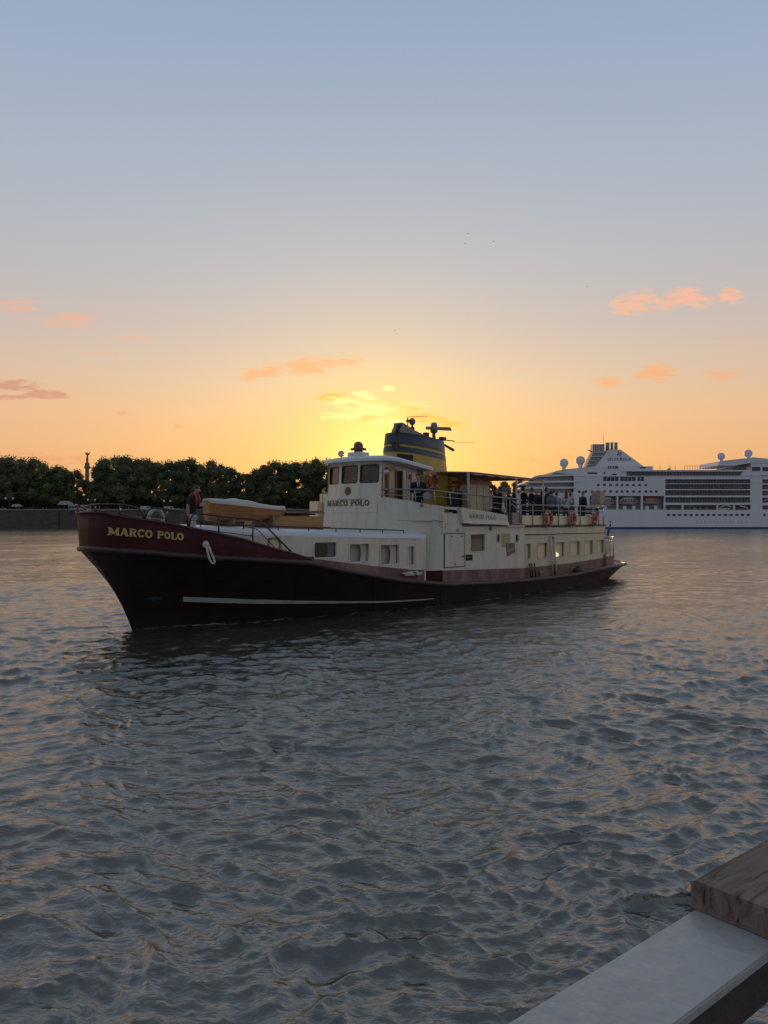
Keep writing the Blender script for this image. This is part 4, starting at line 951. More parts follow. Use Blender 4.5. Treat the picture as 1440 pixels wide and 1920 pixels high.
# companionway and gate near the gap
a = S(960.5, 970, 3.0)[0]; b = S(977, 970, 3.0)[0]
mb = MB(); mb.bb(a, b, 2.6, 3.0, UPD-.05, 3.62); mb.build('grey_box', M['railg'], boat, bevel=.02)
mb = MB(); c0 = S(952, 970, 3.0)[0]; mb.bb(c0, a, 2.2, 2.6, 3.0, 3.8); mb.build('stair_gap_shade', M['black'], boat)  # solid black block paints the darkness of the stair gap
mb = MB()
for (x0, y0, x1, y1) in ((956,936,956,965),(959.5,945,973,957),(959,938,972,946),(973,925,976,980),(968,935.5,978,937.5)):
    p = S(x0, y0, 3.02); q_ = S(x1, y1, 3.02); mb.tube([L(p[0], 3.02, p[1]), L(q_[0], 3.02, q_[1])], .03, 6)
mb.build('gangway_gate', M['railw'], boat)
mb = MB(); a = S(952, 984, 3.2)[0]; b = S(984, 984, 3.2)[0]; mb.bb(a, b, 2.9, 3.2, 3.0, 3.06); mb.build('deck_edge', M['white'], boat)
# --------------------------------------------- aft cabin
VA = lambda u: float(np.interp(u, [17.3, 22, 26.4], [2.95, 2.95, 2.80]))
ZA1 = 3.02; UA1 = 26.15
awf = lambda a, b, d: L(a, VA(a)-d, max(b, zs(a)))
aw = []
for x0, x1, yt, yb in ((985,995.5,1019,1048.5),(1007.5,1026.5,1017,1046.5),(1040,1058.5,1016,1044.5),(1068.5,1087.5,1014,1041.5),(1095.5,1112,1013,1040),(1119.5,1133,1011.5,1037.5)):
    a = SV(x0, 1030, VA)[0]; b = SV(x1, 1030, VA)[0]; xm = (x0+x1)/2
    aw.append((a, b, SV(xm, yb, VA)[2], SV(xm, yt, VA)[2]))
mb = MB(); holed(awf, 17.37, UA1, .8, ZA1, aw, .09, mb, .7)
mb.loft([[L(17.37, -2.95, 1.0), L(17.37, -2.95, ZA1)], [L(UA1, -2.85, .9), L(UA1, -2.85, ZA1)], [L(UA1+.25, 0, .9), L(UA1+.1, 0, ZA1)], [L(UA1+.12, VA(UA1)-.25, .9), L(UA1, VA(UA1)-.1, ZA1)], [L(UA1, VA(UA1), .9), L(UA1-.12, VA(UA1), ZA1)]], smooth=False)
ac = mb.build('aft_cabin', M['aftwhite'], boat, recalc=False)
mb = MB(); mb.bb(17.3, UA1, -2.9, 2.9, ZA1, ZA1+.06); mb.build('aft_deck', M['band'], boat)
for h in aw: window(boat, lambda a, b, d: L(a, VA(a)-d, b), h, M['glass'], M['aftwhite'], w=.03, r=.08, back=M['warm_cream'], backd=.14, glass_d=.06)  # bright blind colour carries the sunset light shining through the cabin
# mouldings: dark deck line, rubber strip, panel ridges
mb = MB(); mb.tube([L(u, VA(u)+.03, SV(px_, py_, VA)[2]) for px_, py_, u in ((983,987.5,17.4),(1060,987,SV(1060,987,VA)[0]),(1134,985.5,26.0))], .028, 6); mb.build('deck_line', M['dark'], ac)
mb = MB(); mb.tube([L(*(lambda q: (q[0], q[1]+.02, q[2]))(SV(x, y, VA))) for x, y in ((984,1002.5),(1020,1002),(1060,1000.5),(1095,1000),(1136,998.5))], .022, 6)
mb.build('cable_run', M['dark'], ac)
mb = MB()
for y0, y1 in ((993,992),(1010,1006)): mb.tube([L(*(lambda q: (q[0], q[1]+.002, q[2]))(SV(x, y0+(y1-y0)*(x-984)/150, VA))) for x in (984,1020,1060,1095,1136)], .010, 5)
mb.build('panel_ridge', M['aftwhite'], ac)
btA = bandtab([(985,1065),(1060,1057),(1100,1051),(1143,1044)], VA)
mb = MB(); mb.loft([[L(u, VA(u)+.006, zs(u)), L(u, VA(u)+.006, btA(u)), L(u, VA(u)-.01, btA(u)+.002)] for u in np.linspace(17.37, UA1, 12)], smooth=False); mb.build('cabin_foot', M['band'], ac, recalc=False)
# drain pipes and boarding fenders
mb = MB()
for x in (1030.5, 1036.5):
    p = SV(x, 1006, VA); q_ = SV(x+3, 1076, VA); mb.tube([L(p[0], p[1]+.06, p[2]), L(q_[0], q_[1]+.1, q_[2])], .035, 7)
p = SV(1030, 1006, VA); q_ = SV(1038, 1008, VA); mb.tube([L(p[0], p[1]+.06, p[2]), L((p[0]+q_[0])/2, p[1]+.06, p[2]+.03), L(q_[0], q_[1]+.06, q_[2]-.05)], .035, 7)
mb.build('drain_pipe', M['aftwhite'], ac)
for x in (989, 993, 998.5):
    p = SV(x, 1056, VA); q_ = SV(x+.5, 1084, VA); mb = MB(); mb.tube([L(p[0], p[1]+.1, p[2]), L(q_[0], q_[1]+.16, q_[2])], .035, 7); mb.build('fender_post', M['dark'], ac)
mb = MB(); p = SV(1034.5, 1058, VA); q_ = SV(1035, 1078, VA); mb.tube([L(p[0], p[1]+.12, p[2]), L(q_[0], q_[1]+.16, q_[2])], .04, 7); mb.build('fender_post', M['dark'], ac)
p = SV(1047.5, 1040, VA); mb = MB(); mb.ball(L(p[0], p[1]-.11, p[2]), .10, 10, 7); mb.build('cabin_lamp', mat('warm_lamp', (1,.85,.5), .5, 0, 2, emit=(1,.85,.5), estr=.9), ac)
# boarded railing round the aft deck: cream boards, rails, posts
VR = lambda u: VA(u)+.0
mb = MB()
u_a = SV(981, 975, VR)[0]; u_b = SV(1133, 975, VR)[0]
mb.loft([[L(u, VR(u)-.05, 3.06), L(u, VR(u)-.05, 3.50), L(u, VR(u)-.08, 3.50), L(u, VR(u)-.08, 3.06)] for u in np.linspace(u_a, u_b, 8)], smooth=False)
mb.loft([[L(u, -VR(u)+.05, 3.06), L(u, -VR(u)+.05, 3.50)] for u in np.linspace(u_a, u_b, 4)], smooth=False)
mb.bb(u_b-.02, u_b+.02, -2.75, VR(u_b)-.06, 3.06, 3.5); mb.build('rail_boards', M['warm_cream'], boat, recalc=False)
mb = MB()
for s_ in (1, -1):
    mb.tube([L(u, s_*VR(u), ZY(u, VR(u), y)) for u, y in ((SV(975,946.8,VR)[0],946.8),(SV(1060,948,VR)[0],948),(u_b,950))], .03, 6)
    mb.tube([L(u, s_*VR(u), ZY(u, VR(u), y)) for u, y in ((SV(975,957,VR)[0],957),(SV(1060,958,VR)[0],958),(u_b,960))], .018, 6)
    for x in (977,999,1047.5,1066.5,1088,1112,1123,1132):
        u = SV(x, 960, VR)[0]; mb.tube([L(u, s_*VR(u), 3.03), L(u, s_*VR(u), ZY(u, VR(u), 948))], .026, 6)
mb.tube([L(u_b, v, 3.98) for v in (-2.8, 2.8)], .03, 6); mb.tube([L(u_b, v, 3.74) for v in (-2.8, 2.8)], .018, 6)
for v in (-1.6,-.4,.8,2): mb.tube([L(u_b, v, 3.03), L(u_b, v, 3.98)], .024, 6)
mb.build('aft_rail', M['railw'], boat)
# loudspeaker box on a stand at the stern rail
a = S(1120, 935, 1.2); mb = MB(); mb.bb(a[0]-.35, a[0]+.35, 1.0, 1.5, a[1]-.30, a[1]+.42); mb.tube([L(a[0], 1.2, 3.06), L(a[0], 1.2, a[1]-.2)], .05, 7); mb.bb(a[0]-.8, a[0]+1.1, .9, 1.5, a[1]-.42, a[1]-.34); mb.build('stern_box', M['railg'], boat, bevel=.03)
# rounded stern bulwark with rail
sb = smooth_tab([(26.0,2.9),(27.5,2.62),(28.8,2.1),(29.6,1.35),(30.0,.5),(30.05,0)])
mb = MB(); rows = []; top_ = []
ul = [26.0,26.8,27.5,28.2,28.8,29.3,29.6,29.85,30.0,30.05]
for s_ in (1, -1):
    rows = [[L(u, s_*sb(u), zs(u)), L(u, s_*sb(u), 1.45), L(u, s_*sb(u), 2.0 if u > 27.4 else 1.5), L(u-.06, s_*(sb(u)-.05), 2.0 if u > 27.4 else 1.5), L(u-.06, s_*(sb(u)-.05), zs(u))] for u in ul]
    mb.loft(rows, smooth=False)
mb.build('stern_bulwark', M['aftwhite'], boat, recalc=False)
mb = MB(); rows = [[L(u, sb(u)+.006, zs(u)), L(u, sb(u)+.006, 1.35), L(u, sb(u)-.01, 1.352)] for u in ul]; mb.loft(rows, smooth=False); mb.build('stern_foot', M['band'], boat, recalc=False)
mb = MB(); mb.tube([L(u, sb(u), 2.36) for u in ul]+[L(u, -sb(u), 2.36) for u in reversed(ul[:-1])], .035, 7)
mb.tube([L(u, sb(u), 2.15) for u in ul]+[L(u, -sb(u), 2.15) for u in reversed(ul[:-1])], .018, 6)
for s_ in (1, -1):
    for u in (26.1,26.9,27.7,28.8,29.6): mb.tube([L(u, s_*sb(u), 1.3), L(u, s_*sb(u), 2.36)], .028, 6)
mb.build('stern_rail', M['railw'], boat)
# bollards
for x, y, vv in ((1018,1082,3.15),(1149,1052,2.7),(1088,1071,3.1)):
    a = S(x, y, vv); mb = MB(); mb.lathe([(.06,0),(.06,.14),(.09,.16),(.09,.20),(.03,.22)], L(a[0], vv-.12, zs(a[0])+.1), 10); mb.build('bollard', M['railw'] if x != 1088 else M['dark'], boat)
a = S(484, 1023, 2.9); mb = MB(); mb.torus(L(a[0], vc(a[0])+.1, a[1]), .10, .022, (0,-1,.2), a0=.6, a1=5.8, n=16); mb.build('fairlead', M['railm'], boat)
a = SV(578, 1048, vb); mb = MB(); mb.bb(a[0]-.25, a[0]+.25, a[1]-.25, a[1]-.1, a[2]-.12, a[2]+.03); mb.torus(L(a[0]+.2, a[1]-.15, a[2]+.03), .12, .03, (0,0,1)); mb.build('mooring_cleat', M['dark'], boat)
# ------------------------------------------------------------------ people
def evaluated(o):
    bpy.context.view_layer.update()
    dg = bpy.context.evaluated_depsgraph_get(); me = bpy.data.meshes.new_from_object(o.evaluated_get(dg))
    old = o.data; o.modifiers.clear(); o.data = me; bpy.data.meshes.remove(old)
    me.polygons.foreach_set('use_smooth', [True]*len(me.polygons)); return o
def skinned(name, vr_, ed, m, parent, sub=1):
    me = bpy.data.meshes.new(name); me.from_pydata([v for v, r in vr_], ed, []); me.update()
    o = bpy.data.objects.new(name, me); COL.objects.link(o)
    md = o.modifiers.new('s', 'SKIN'); md.use_smooth_shade = True
    for i, (v, r) in enumerate(vr_):
        o.data.skin_vertices[0].data[i].radius = (r, r); o.data.skin_vertices[0].data[i].use_root = (i == 0)
    if sub: 
        s_ = o.modifiers.new('u', 'SUBSURF'); s_.levels = sub; s_.render_levels = sub
    evaluated(o); o.data.materials.clear(); o.data.materials.append(m); o.parent = parent; return o
def remeshed(name, mb, m, parent, vox=.02):
    o = mb.build(name, m, None, recalc=True)
    md = o.modifiers.new('r', 'REMESH'); md.mode = 'VOXEL'; md.voxel_size = vox; md.use_smooth_shade = True
    s_ = o.modifiers.new('s', 'SMOOTH'); s_.factor = .5; s_.iterations = 3
    evaluated(o); o.data.materials.clear(); o.data.materials.append(m); o.parent = parent; return o
CL = {}
def cloth(col):
    k = tuple(round(c, 3) for c in col)
    if k not in CL: CL[k] = mat('cloth', col, .85, .15, 8, .3, 25)
    return CL[k]
HM = {'dark': mat('hair_dark', (.02,.015,.012), .6, .3, 30), 'brown': mat('hair_brown', (.07,.04,.025), .6, .3, 30), 'grey': mat('hair_grey', (.25,.24,.23), .7, .2, 30), 'red': mat('hair_red', (.12,.035,.015), .6, .3, 30), 'fair': mat('hair_fair', (.22,.15,.08), .6, .3, 30)}
EYE = mat('eye', (.02,.02,.02), .3, 0, 5); LIP = mat('lip', (.30,.11,.08), .5, .1, 10)
def person(label, loc, face, scale=1.0, arms='down', lean=0.0, nod=0.0, top=(.02,.02,.025), legs=(.02,.02,.03), hair='dark', long_hair=False, sleeve='long', shirt=None, tie=False, vest=None, strap=None, hood=False, cap=None, group=None, beard=False):
    root = empty('person', loc, face, label, 'person', group)
    sh = lambda x, y, z: Vector((x+lean*max(0, z-.9), y, z))
    ar = {}
    for s_ in (1, -1):
        S_ = sh(0, s_*.185, 1.41)
        if arms == 'down': E, Wr, dirv = sh(-.03, s_*.235, 1.13), sh(.04, s_*.24, .88), Vector((.12,0,-1))
        elif arms == 'clasp': E, Wr, dirv = sh(-.02, s_*.27, 1.14), sh(.21, s_*.09, 1.10), Vector((.35,-s_*.9,.05))
        elif arms == 'rail': E, Wr, dirv = sh(.10, s_*.25, 1.16), sh(.34, s_*.20, 1.04), Vector((1,-s_*.2,-.3))
        elif arms == 'point':
            if s_ == 1: E, Wr, dirv = sh(.22, .25, 1.50), sh(.46, .24, 1.62), Vector((1,0,.4))
            else: E, Wr, dirv = sh(.03, -.25, 1.14), sh(.20, -.22, 1.0), Vector((1,0,-.4))
        elif arms == 'phone': E, Wr, dirv = sh(.10, s_*.24, 1.18), sh(.26, s_*.08, 1.38), Vector((.5,-s_*.3,.8))
        ar[s_] = (S_, E, Wr, dirv.normalized())
    hx = lambda x, y, z: sh(0, 0, 1.5)+Matrix.Rotation(nod, 3, 'Y')@Vector((x, y, z-1.5))
    V = []; Ed = []
    def n(p, r, par=None):
        V.append((tuple(p), r)); 
        if par is not None: Ed.append((par, len(V)-1))
        return len(V)-1
    pel = n(sh(0,0,.96), .11); sp = n(sh(0,0,1.12), .105, pel); ch = n(sh(0,0,1.30), .12, sp); nb_ = n(sh(0,0,1.44), .07, ch)
    nk = n(hx(.005,0,1.52), .052, nb_); jw = n(hx(.02,0,1.585), .060, nk); md = n(hx(.008,0,1.655), .080, jw); cr = n(hx(-.002,0,1.715), .066, md)
    n(hx(.098,0,1.638), .012, md)
    for s_ in (1, -1):
        n(hx(-.005, s_*.092, 1.64), .014, md)
        S_, E, Wr, dv = ar[s_]
        a = n(S_, .058, ch); b = n(E, .043, a); c = n(Wr, .028, b); pl = n(Wr+dv*.07, .030, c)
        side = dv.cross(Vector((0, 0, 1)) if abs(dv.z) < .8 else Vector((0, 1, 0))).normalized()
        curl = dv.cross(side).normalized()*(1 if dv.cross(side).z < 0 else -1)
        for k, ln in enumerate((.066, .078, .072, .056)):
            o_ = side*(k-1.5)*.021
            f0 = n(Wr+dv*.098+o_, .0095, pl); f1 = n(Wr+dv*(.098+ln*.55)+o_+curl*.012, .0085, f0); n(Wr+dv*(.098+ln*.85)+o_+curl*.04, .0075, f1)
        t0 = n(Wr+dv*.045+side*s_*.038, .011, pl); n(Wr+dv*.085+side*s_*.052+curl*.015, .009, t0)
        hp = n((0, s_*.09, .90), .085, pel); kn = n((.015, s_*.10, .50), .058, hp); an = n((-.01, s_*.105, .10), .040, kn); n((.12, s_*.115, .045), .035, an)
    skinned('body', V, Ed, M['skin'], root)
    # hair or cap
    mb = MB(); c = hx(-.022, 0, 1.695); mb.ball(c, (.092,.086,.088), 16, 10); mb.ball(hx(-.045, 0, 1.64), (.065,.078,.08), 14, 8)
    if long_hair: mb.ball(hx(-.05, 0, 1.56), (.075,.10,.16), 14, 9); mb.ball(sh(-.08, 0, 1.42), (.06,.10,.14), 14, 9)
    remeshed('hair', mb, HM[hair] if not cap else cloth(cap), root, .012)
    if cap: 
        mb = MB(); mb.ball(hx(-.01, 0, 1.73), (.1,.095,.07), 14, 9); mb.ball(hx(.09, 0, 1.71), (.05,.06,.012), 12, 6); mb.build('cap', cloth(cap), root)
    mb = MB()
    for s_ in (1, -1): mb.ball(hx(.079, s_*.030, 1.66), .009, 8, 5)
    mb.build('eyes', EYE, root)
    mb = MB(); mb.ball(hx(.083, 0, 1.592), (.008,.022,.006), 8, 5); mb.build('mouth', LIP, root)
    if beard: mb = MB(); mb.ball(hx(.045, 0, 1.565), (.04,.05,.035), 12, 7); mb.build('beard', HM[hair], root)
    # top garment
    mb = MB(); hem = .86 if sleeve == 'long' else .90; prof = [(hem,.135,.178),(1.0,.128,.172),(1.12,.122,.165),(1.28,.135,.192),(1.38,.122,.20),(1.44,.10,.165),(1.49,.068,.085)]
    rows = [[sh(rx*math.cos(2*math.pi*k/20), ry*math.sin(2*math.pi*k/20), z) for k in range(20)] for z, rx, ry in prof]
    mb.loft(rows, closed=True); mb.v += [tuple(p) for p in rows[0]+rows[-1]]; k0 = len(mb.v)-40; mb.f += [tuple(range(k0, k0+20)), tuple(range(k0+20, k0+40))]; mb.sm += [False, False]
    for s_ in (1, -1):
        S_, E, Wr, dv = ar[s_]
        if sleeve == 'long': mb.tube([S_-Vector((0, s_*.05, 0)), S_, (S_+E)/2, E, (E+Wr)/2, Wr+(Wr-E)*.03], [.07,.073,.064,.058,.052,.043], 12)
        else: mb.tube([S_-Vector((0, s_*.05, 0)), S_, S_+(E-S_)*.75], [.07,.074,.068], 12)
    if hood: mb.ball(sh(-.07, 0, 1.48), (.08,.11,.07), 14, 8)
    remeshed('jacket' if sleeve == 'long' else 'shirt', mb, cloth(top), root, .018)
    # trousers
    mb = MB(); rows = [[Vector((rx*math.cos(2*math.pi*k/18), ry*math.sin(2*math.pi*k/18), z)) for k in range(18)] for z, rx, ry in ((.82,.125,.175),(.93,.128,.172),(1.02,.122,.166))]
    mb.loft(rows, closed=True); mb.v += [tuple(p) for p in rows[0]+rows[-1]]; k0 = len(mb.v)-36; mb.f += [tuple(range(k0, k0+18)), tuple(range(k0+18, k0+36))]; mb.sm += [False, False]
    for s_ in (1, -1): mb.tube([(0, s_*.09, .90), (.01, s_*.095, .70), (.015, s_*.10, .50), (0, s_*.105, .28), (-.01, s_*.105, .09)], [.10,.088,.072,.064,.058], 12)
    remeshed('trousers', mb, cloth(legs), root, .022)
    for s_ in (1, -1):
        mb = MB(); mb.ball((.055, s_*.11, .035), (.14,.048,.05), 12, 7); mb.ball((-.02, s_*.108, .07), (.06,.046,.06), 10, 6); mb.build('shoe', M['rubber'], root)
    if shirt:
        mb = MB(); mb.prism([sh(.132,-.05,1.46), sh(.132,.05,1.46), sh(.148,0,1.14)], (-.02, 0, 0)); mb.build('shirt_front', cloth(shirt), root)
    if tie: mb = MB(); mb.prism([sh(.142,-.014,1.45), sh(.142,.014,1.45), sh(.152,.02,1.20), sh(.152,0,1.16), sh(.152,-.02,1.20)], (-.008, 0, 0)); mb.build('tie', cloth((.02,.02,.03)), root)
    if vest:
        mb = MB()
        for s_ in (1, -1): mb.tube([sh(-.13, s_*.05, 1.36), sh(-.06, s_*.10, 1.50), sh(.07, s_*.09, 1.49), sh(.135, s_*.085, 1.36), sh(.145, s_*.08, 1.15)], [.025,.034,.036,.036,.032], 8)
        mb.tube([sh(-.13,-.06,1.36), sh(-.145,0,1.32), sh(-.13,.06,1.36)], .024, 8); mb.build('life_vest', cloth(vest), root)
    if strap: mb = MB(); mb.tube([sh(-.06,-.12,1.44), sh(-.14,-.02,1.28), sh(-.14,.12,1.05), sh(-.06,.18,.95)], .014, 6); mb.ball(sh(.02,.21,.92), (.12,.05,.09)); mb.build('shoulder_bag', cloth(strap), root)
    root.scale = (scale,)*3
    return root
def wface(dx, dy): return math.atan2(dy, dx)
def stand(label, px, ytop, v, deck, face, hgt=None, u=None, **kw):
    a = S(px, ytop, v); z = a[1]; s_ = (z-deck)/1.775
    s_ = min(max(s_, .86), 1.10)
    return person(label, W(a[0], v, deck), face, s_, **kw)
LEFT = wface(-1, -.15)
G = 'passengers on the aft upper deck'
stand('man in black t-shirt and red life vest looking down on the foredeck', 359, 909, 1.25, 2.50, wface(1, -.25), lean=.16, nod=.45, top=(.012,.012,.016), legs=(.50,.50,.50), hair='brown', sleeve='short', vest=(.42,.04,.04))
stand('man in dark suit, white shirt and tie standing beside the wheelhouse', 784.5, 883, 2.35, 3.13, wface(-.1, -1), arms='clasp', top=(.012,.012,.016), legs=(.012,.012,.016), hair='brown', shirt=(.6,.6,.62), tie=True)
DK = 3.09
P_ = [  # px, ytop, v, facing, kwargs
 ('dark figure with raised collar sitting back under the awning beside the funnel', 849, 911, 1.9, wface(.3,-1), dict(top=(.015,.02,.03))),
 ('tall person in navy coat under the awning by the red and green lamps', 862, 908, 1.7, wface(1,.2), dict(top=(.012,.018,.04))),
 ('dark-haired person in black, left of the couple beside the white locker', 929.5, 914, 2.0, wface(1,-.4), dict(long_hair=True, top=(.012,.012,.014))),
 ('person in black coat, right of the couple beside the white locker', 936.5, 912, 1.9, wface(-1,-.2), dict(arms='clasp', top=(.015,.014,.018))),
 ('short person in black hood just left of the gangway gate', 955, 919, 2.0, wface(.5,-1), dict(hood=True, top=(.012,.012,.012))),
 ('man in black standing right behind the awning post at the gangway gate', 964.5, 912.5, 1.5, wface(-1,.2), dict(top=(.014,.013,.013), arms='phone')),
 ('dark-haired passenger in black sweater leaning at the front end of the aft rail', 981.5, 912, 2.2, wface(1,.3), dict(top=(.012,.012,.014), arms='rail')),
 ('passenger in dark blue jacket between the black sweater and the grey cap', 996, 914, 1.9, wface(-1,-.2), dict(top=(.015,.02,.035), hair='brown')),
 ('elderly passenger in light grey woollen cap', 1006, 916, 1.5, wface(-.6,1), dict(top=(.03,.035,.05), cap=(.30,.31,.34))),
 ('long-haired passenger in black coat next to the awning end post', 1015.5, 921, 2.2, wface(-.3,1), dict(long_hair=True, top=(.012,.012,.012))),
 ('man in dark shirt pointing with a raised arm', 1025.5, 913.5, 1.7, wface(1,.05), dict(arms='point', top=(.015,.015,.02), sleeve='long')),
 ('passenger in blue-grey hooded top in front of the pointing man', 1034.5, 919.5, 2.1, wface(.4,1), dict(top=(.13,.17,.21), hood=True, hair='brown')),
 ('bald-looking passenger in pale grey top beside the blue-grey hood', 1043.5, 922.5, 2.2, wface(.3,1), dict(top=(.27,.31,.33), hair='brown')),
 ('red-haired woman in white top with dark bag strap across her back', 1061.5, 920, 2.2, wface(.2,1), dict(long_hair=True, hair='red', top=(.42,.43,.48), strap=(.02,.02,.03), arms='clasp')),
 ('passenger in grey jacket half hidden behind the woman in white', 1070, 924, 1.6, wface(1,.6), dict(top=(.16,.17,.21), hair='brown', hood=True)),
 ('lone man in black shirt with hands in pockets near the stern rail', 1092.5, 921, 1.6, wface(-.9,-.5), dict(top=(.012,.012,.014), hair='brown')),
]
for lab, px, yt, v, fc_, kw in P_: stand(lab, px, yt, v, DK, fc_, group=G, **kw)
# ------------------------------------------------------------------ things carried by the boat (placed in boat axes, top level)
def bthing(name, label, cat, group=None):
    o = empty(name, (BX, BY, 0), math.pi/2-TH, label, cat, group); return o
def rebase(root, u, v, z):       # put the Empty at the thing's base, keep the parts where they are
    base = L(u, v, z); root.location = BM @ base
    for ch in [x for x in COL.objects if x.parent == root]:
        if ch.data.users == 1: ch.data.transform(Matrix.Translation(-base))
    for ch in [x for x in COL.objects if x.parent and x.parent.parent == root]: ch.data.transform(Matrix.Translation(-base))
# dinghy under a canvas cover, bow pointing aft
dg_ = bthing('dinghy', 'varnished wooden dinghy under a pale canvas cover on the fore cabin roof', 'dinghy')
vd = .5
D0 = S(386, 939, vd); D1 = S(534, 953, vd); zk = S(440, 978, vd)[1]
Ld = D1[0]-D0[0]; rows = []; gun = []; cov = []
for i in range(15):
    t = i/14; u = D0[0]+Ld*t
    bw = .68*(.30+.70*min(1, t/.30)**.6)*(.80+.2*math.sin(math.pi*min(1, t*1.4)))*(1-max(0, (t-.45)/.55)**2.2); zt_ = D0[1]+(D1[1]-D0[1])*t-.13*math.sin(math.pi*t)*.4
    kk = zk+.02+.50*max(0, (t-.62)/.38)**1.8*(zt_-zk)
    row = []
    for k in range(13):
        a = math.pi*k/12; y = math.cos(a); s_ = math.sin(a)
        yy_ = math.copysign(abs(y)**.6, y)*bw
        row.append(L(u+(.10*(zt_-kk)*0), vd+yy_, zt_-(zt_-kk)*s_**.75))
    rows.append(row); gun.append((u, bw, zt_))
mb = MB(); mb.loft(rows); k0 = len(mb.v); mb.v += [tuple(p) for p in rows[0]]; mb.f.append(tuple(range(k0, k0+13))); mb.sm.append(False)
hl = mb.build('dinghy_hull', M['wood'], dg_)
mb = MB()
mb.tube([L(u, vd+b+.01, z) for u, b, z in gun]+[L(u, vd-b-.01, z) for u, b, z in reversed(gun)], .028, 6)
for fz in (.35, .62):
    mb.tube([rows[i][1 if fz < .5 else 2]+Vector((0,-.004,0)) for i in range(15)], .008, 4)
mb.build('gunwale', M['wood'], dg_)
rows = []
for i in range(15):
    u, b, z = gun[i]; t = i/14; hgt = .05+.14*math.exp(-((t-.36)/.22)**2)
    r = [L(u, vd+b+.045, z-.07), L(u, vd+b+.04, z+.02)]+[L(u, vd+b*math.cos(math.pi*k/8), z+.03+hgt*math.sin(math.pi*k/8)**.8*(.8+.2*math.sin(k*2.3+i))) for k in range(1, 8)]+[L(u, vd-b-.04, z+.02), L(u, vd-b-.045, z-.07)]
    rows.append(r)
mb = MB(); mb.loft(rows); k0 = len(mb.v); mb.v += [tuple(p) for p in rows[0]]; mb.f.append(tuple(range(k0, k0+len(rows[0])))); mb.sm.append(False); mb.build('canvas_cover', M['cover'], dg_)
for t in (.22, .72):
    u = D0[0]+Ld*t; mb = MB(); mb.bb(u-.05, u+.05, vd-.5, vd+.5, zr(u)-.05, zk+.12+.1*(t > .5)); mb.build('cradle', M['plank'], dg_)
rebase(dg_, D0[0]+Ld/2, vd, zr(4))
# skylight box with loose boards
sk = bthing('deck_skylight', 'low wooden skylight box with weathered boards on top, in front of the wheelhouse', 'skylight')
a = S(510, 983, .6); b = S(606, 985, .6)
vk0, vk1 = -.9, .6
mb = MB(); mb.bb(a[0], b[0], vk0, vk1, zr(5)-.08, S(560, 967, .6)[1]-.02); mb.build('skylight_box', M['woodbox'], sk, bevel=.02)
mb = MB(); mb.bb(a[0]-.08, b[0]+.3, vk0-.1, vk1+.1, zr(5)-.05, zr(5)+.02); mb.build('box_rim', M['plank'], sk, bevel=.01)
mb = MB(); z0 = S(560, 967, .6)[1]
for k, (dv_, dz, sl__) in enumerate(((0,0,.0),(.3,.03,.02),(.62,.02,-.02),(.95,.05,.03),(1.25,.04,0))):
    ua, ub2 = a[0]+.15+.05*k, b[0]+.35-.12*((k*2) % 3)
    mb.hexa([*[L(uu, vk0-.12+dv_+dd_, z0+.03+dz*1.6+zz_+(sl__ if uu == ub2 else 0)) for zz_ in (0, .05) for uu, dd_ in ((ua, 0), (ub2, .05), (ub2, .35), (ua, .30))]])
mb.build('loose_boards', M['plank'], sk)
rebase(sk, (a[0]+b[0])/2, -.1, zr(6))
# life buoys
def buoy(label, c, Rr, r, axis, group='life buoys'):
    rt = bthing('life_buoy', label, 'life buoy', group)
    mb = MB(); mb.torus(c, Rr, r, axis, 36, 12); mb.build('ring', M['orange'], rt)
    T = Vector((0,0,1)).rotation_difference(Vector(axis)).to_matrix()
    for k in range(4):
        mb = MB(); mb.torus(c, Rr, r*1.05, axis, 5, 12, a0=math.pi/2*k+.70, a1=math.pi/2*k+.87); mb.build('band', M['bandw'], rt)
    pts = []
    for k in range(33):
        t = 2*math.pi*k/32; rr_ = Rr+r*1.15+.03*abs(math.sin(2*(t-.785)))
        pts.append(Vector(c)+T@Vector((rr_*math.cos(t), rr_*math.sin(t), 0)))
    mb = MB(); mb.tube(pts, .010, 5); mb.build('grab_line', M['rope'], rt)
    b0 = Vector(c)-Vector((0,0,Rr+r)); rebase(rt, b0.x, -b0.y, b0.z); return rt
for k, (x, yc) in enumerate(((1024, 972.5), (1069.5, 972.5), (1110, 972))):
    u, v, z = SV(x, yc, VR)
    buoy(('orange life buoy on the aft rail, nearest the awning', 'orange life buoy on the aft rail, middle of the three', 'orange life buoy on the aft rail, nearest the stern')[k], L(u, v+.13, z), .285, .088, (.10*(k-1)+.12, -1, .06))
u, z = S(810, 903, .95); buoy('faded red life buoy hung on the yellow funnel casing', L(u, 1.03, z), .30, .085, (0, -1, .05), group='life buoys')
# white rope strop hanging over the bow
rp = bthing('mooring_strop', 'white rope loop hanging over the maroon bow', 'rope')
knob = SV(380.5, 1021, vb); kz = knob[2]
sf = lambda x, y: (lambda q: L(q[0], q[1]+.22, q[2]))(SV(x, y, ws))
c = L(knob[0], vm_(knob[0], kz)+.10, kz)
mb = MB(); mb.lathe([(.03,-.04),(.10,-.02),(.11,.03),(.08,.07),(.02,.085)], c, 14, axis=(.0,-1,0)); mb.build('knot', M['rope'], rp)
p = [sf(379,1024), sf(380.5,1035), sf(384,1048), sf(388.5,1055), sf(392.5,1056.5), sf(394,1052), sf(391,1044), sf(386,1034), sf(383,1024)]
mb = MB(); mb.tube(p, .032, 8); mb.build('loop', M['rope'], rp); rebase(rp, knob[0], knob[1], zs(knob[0]))
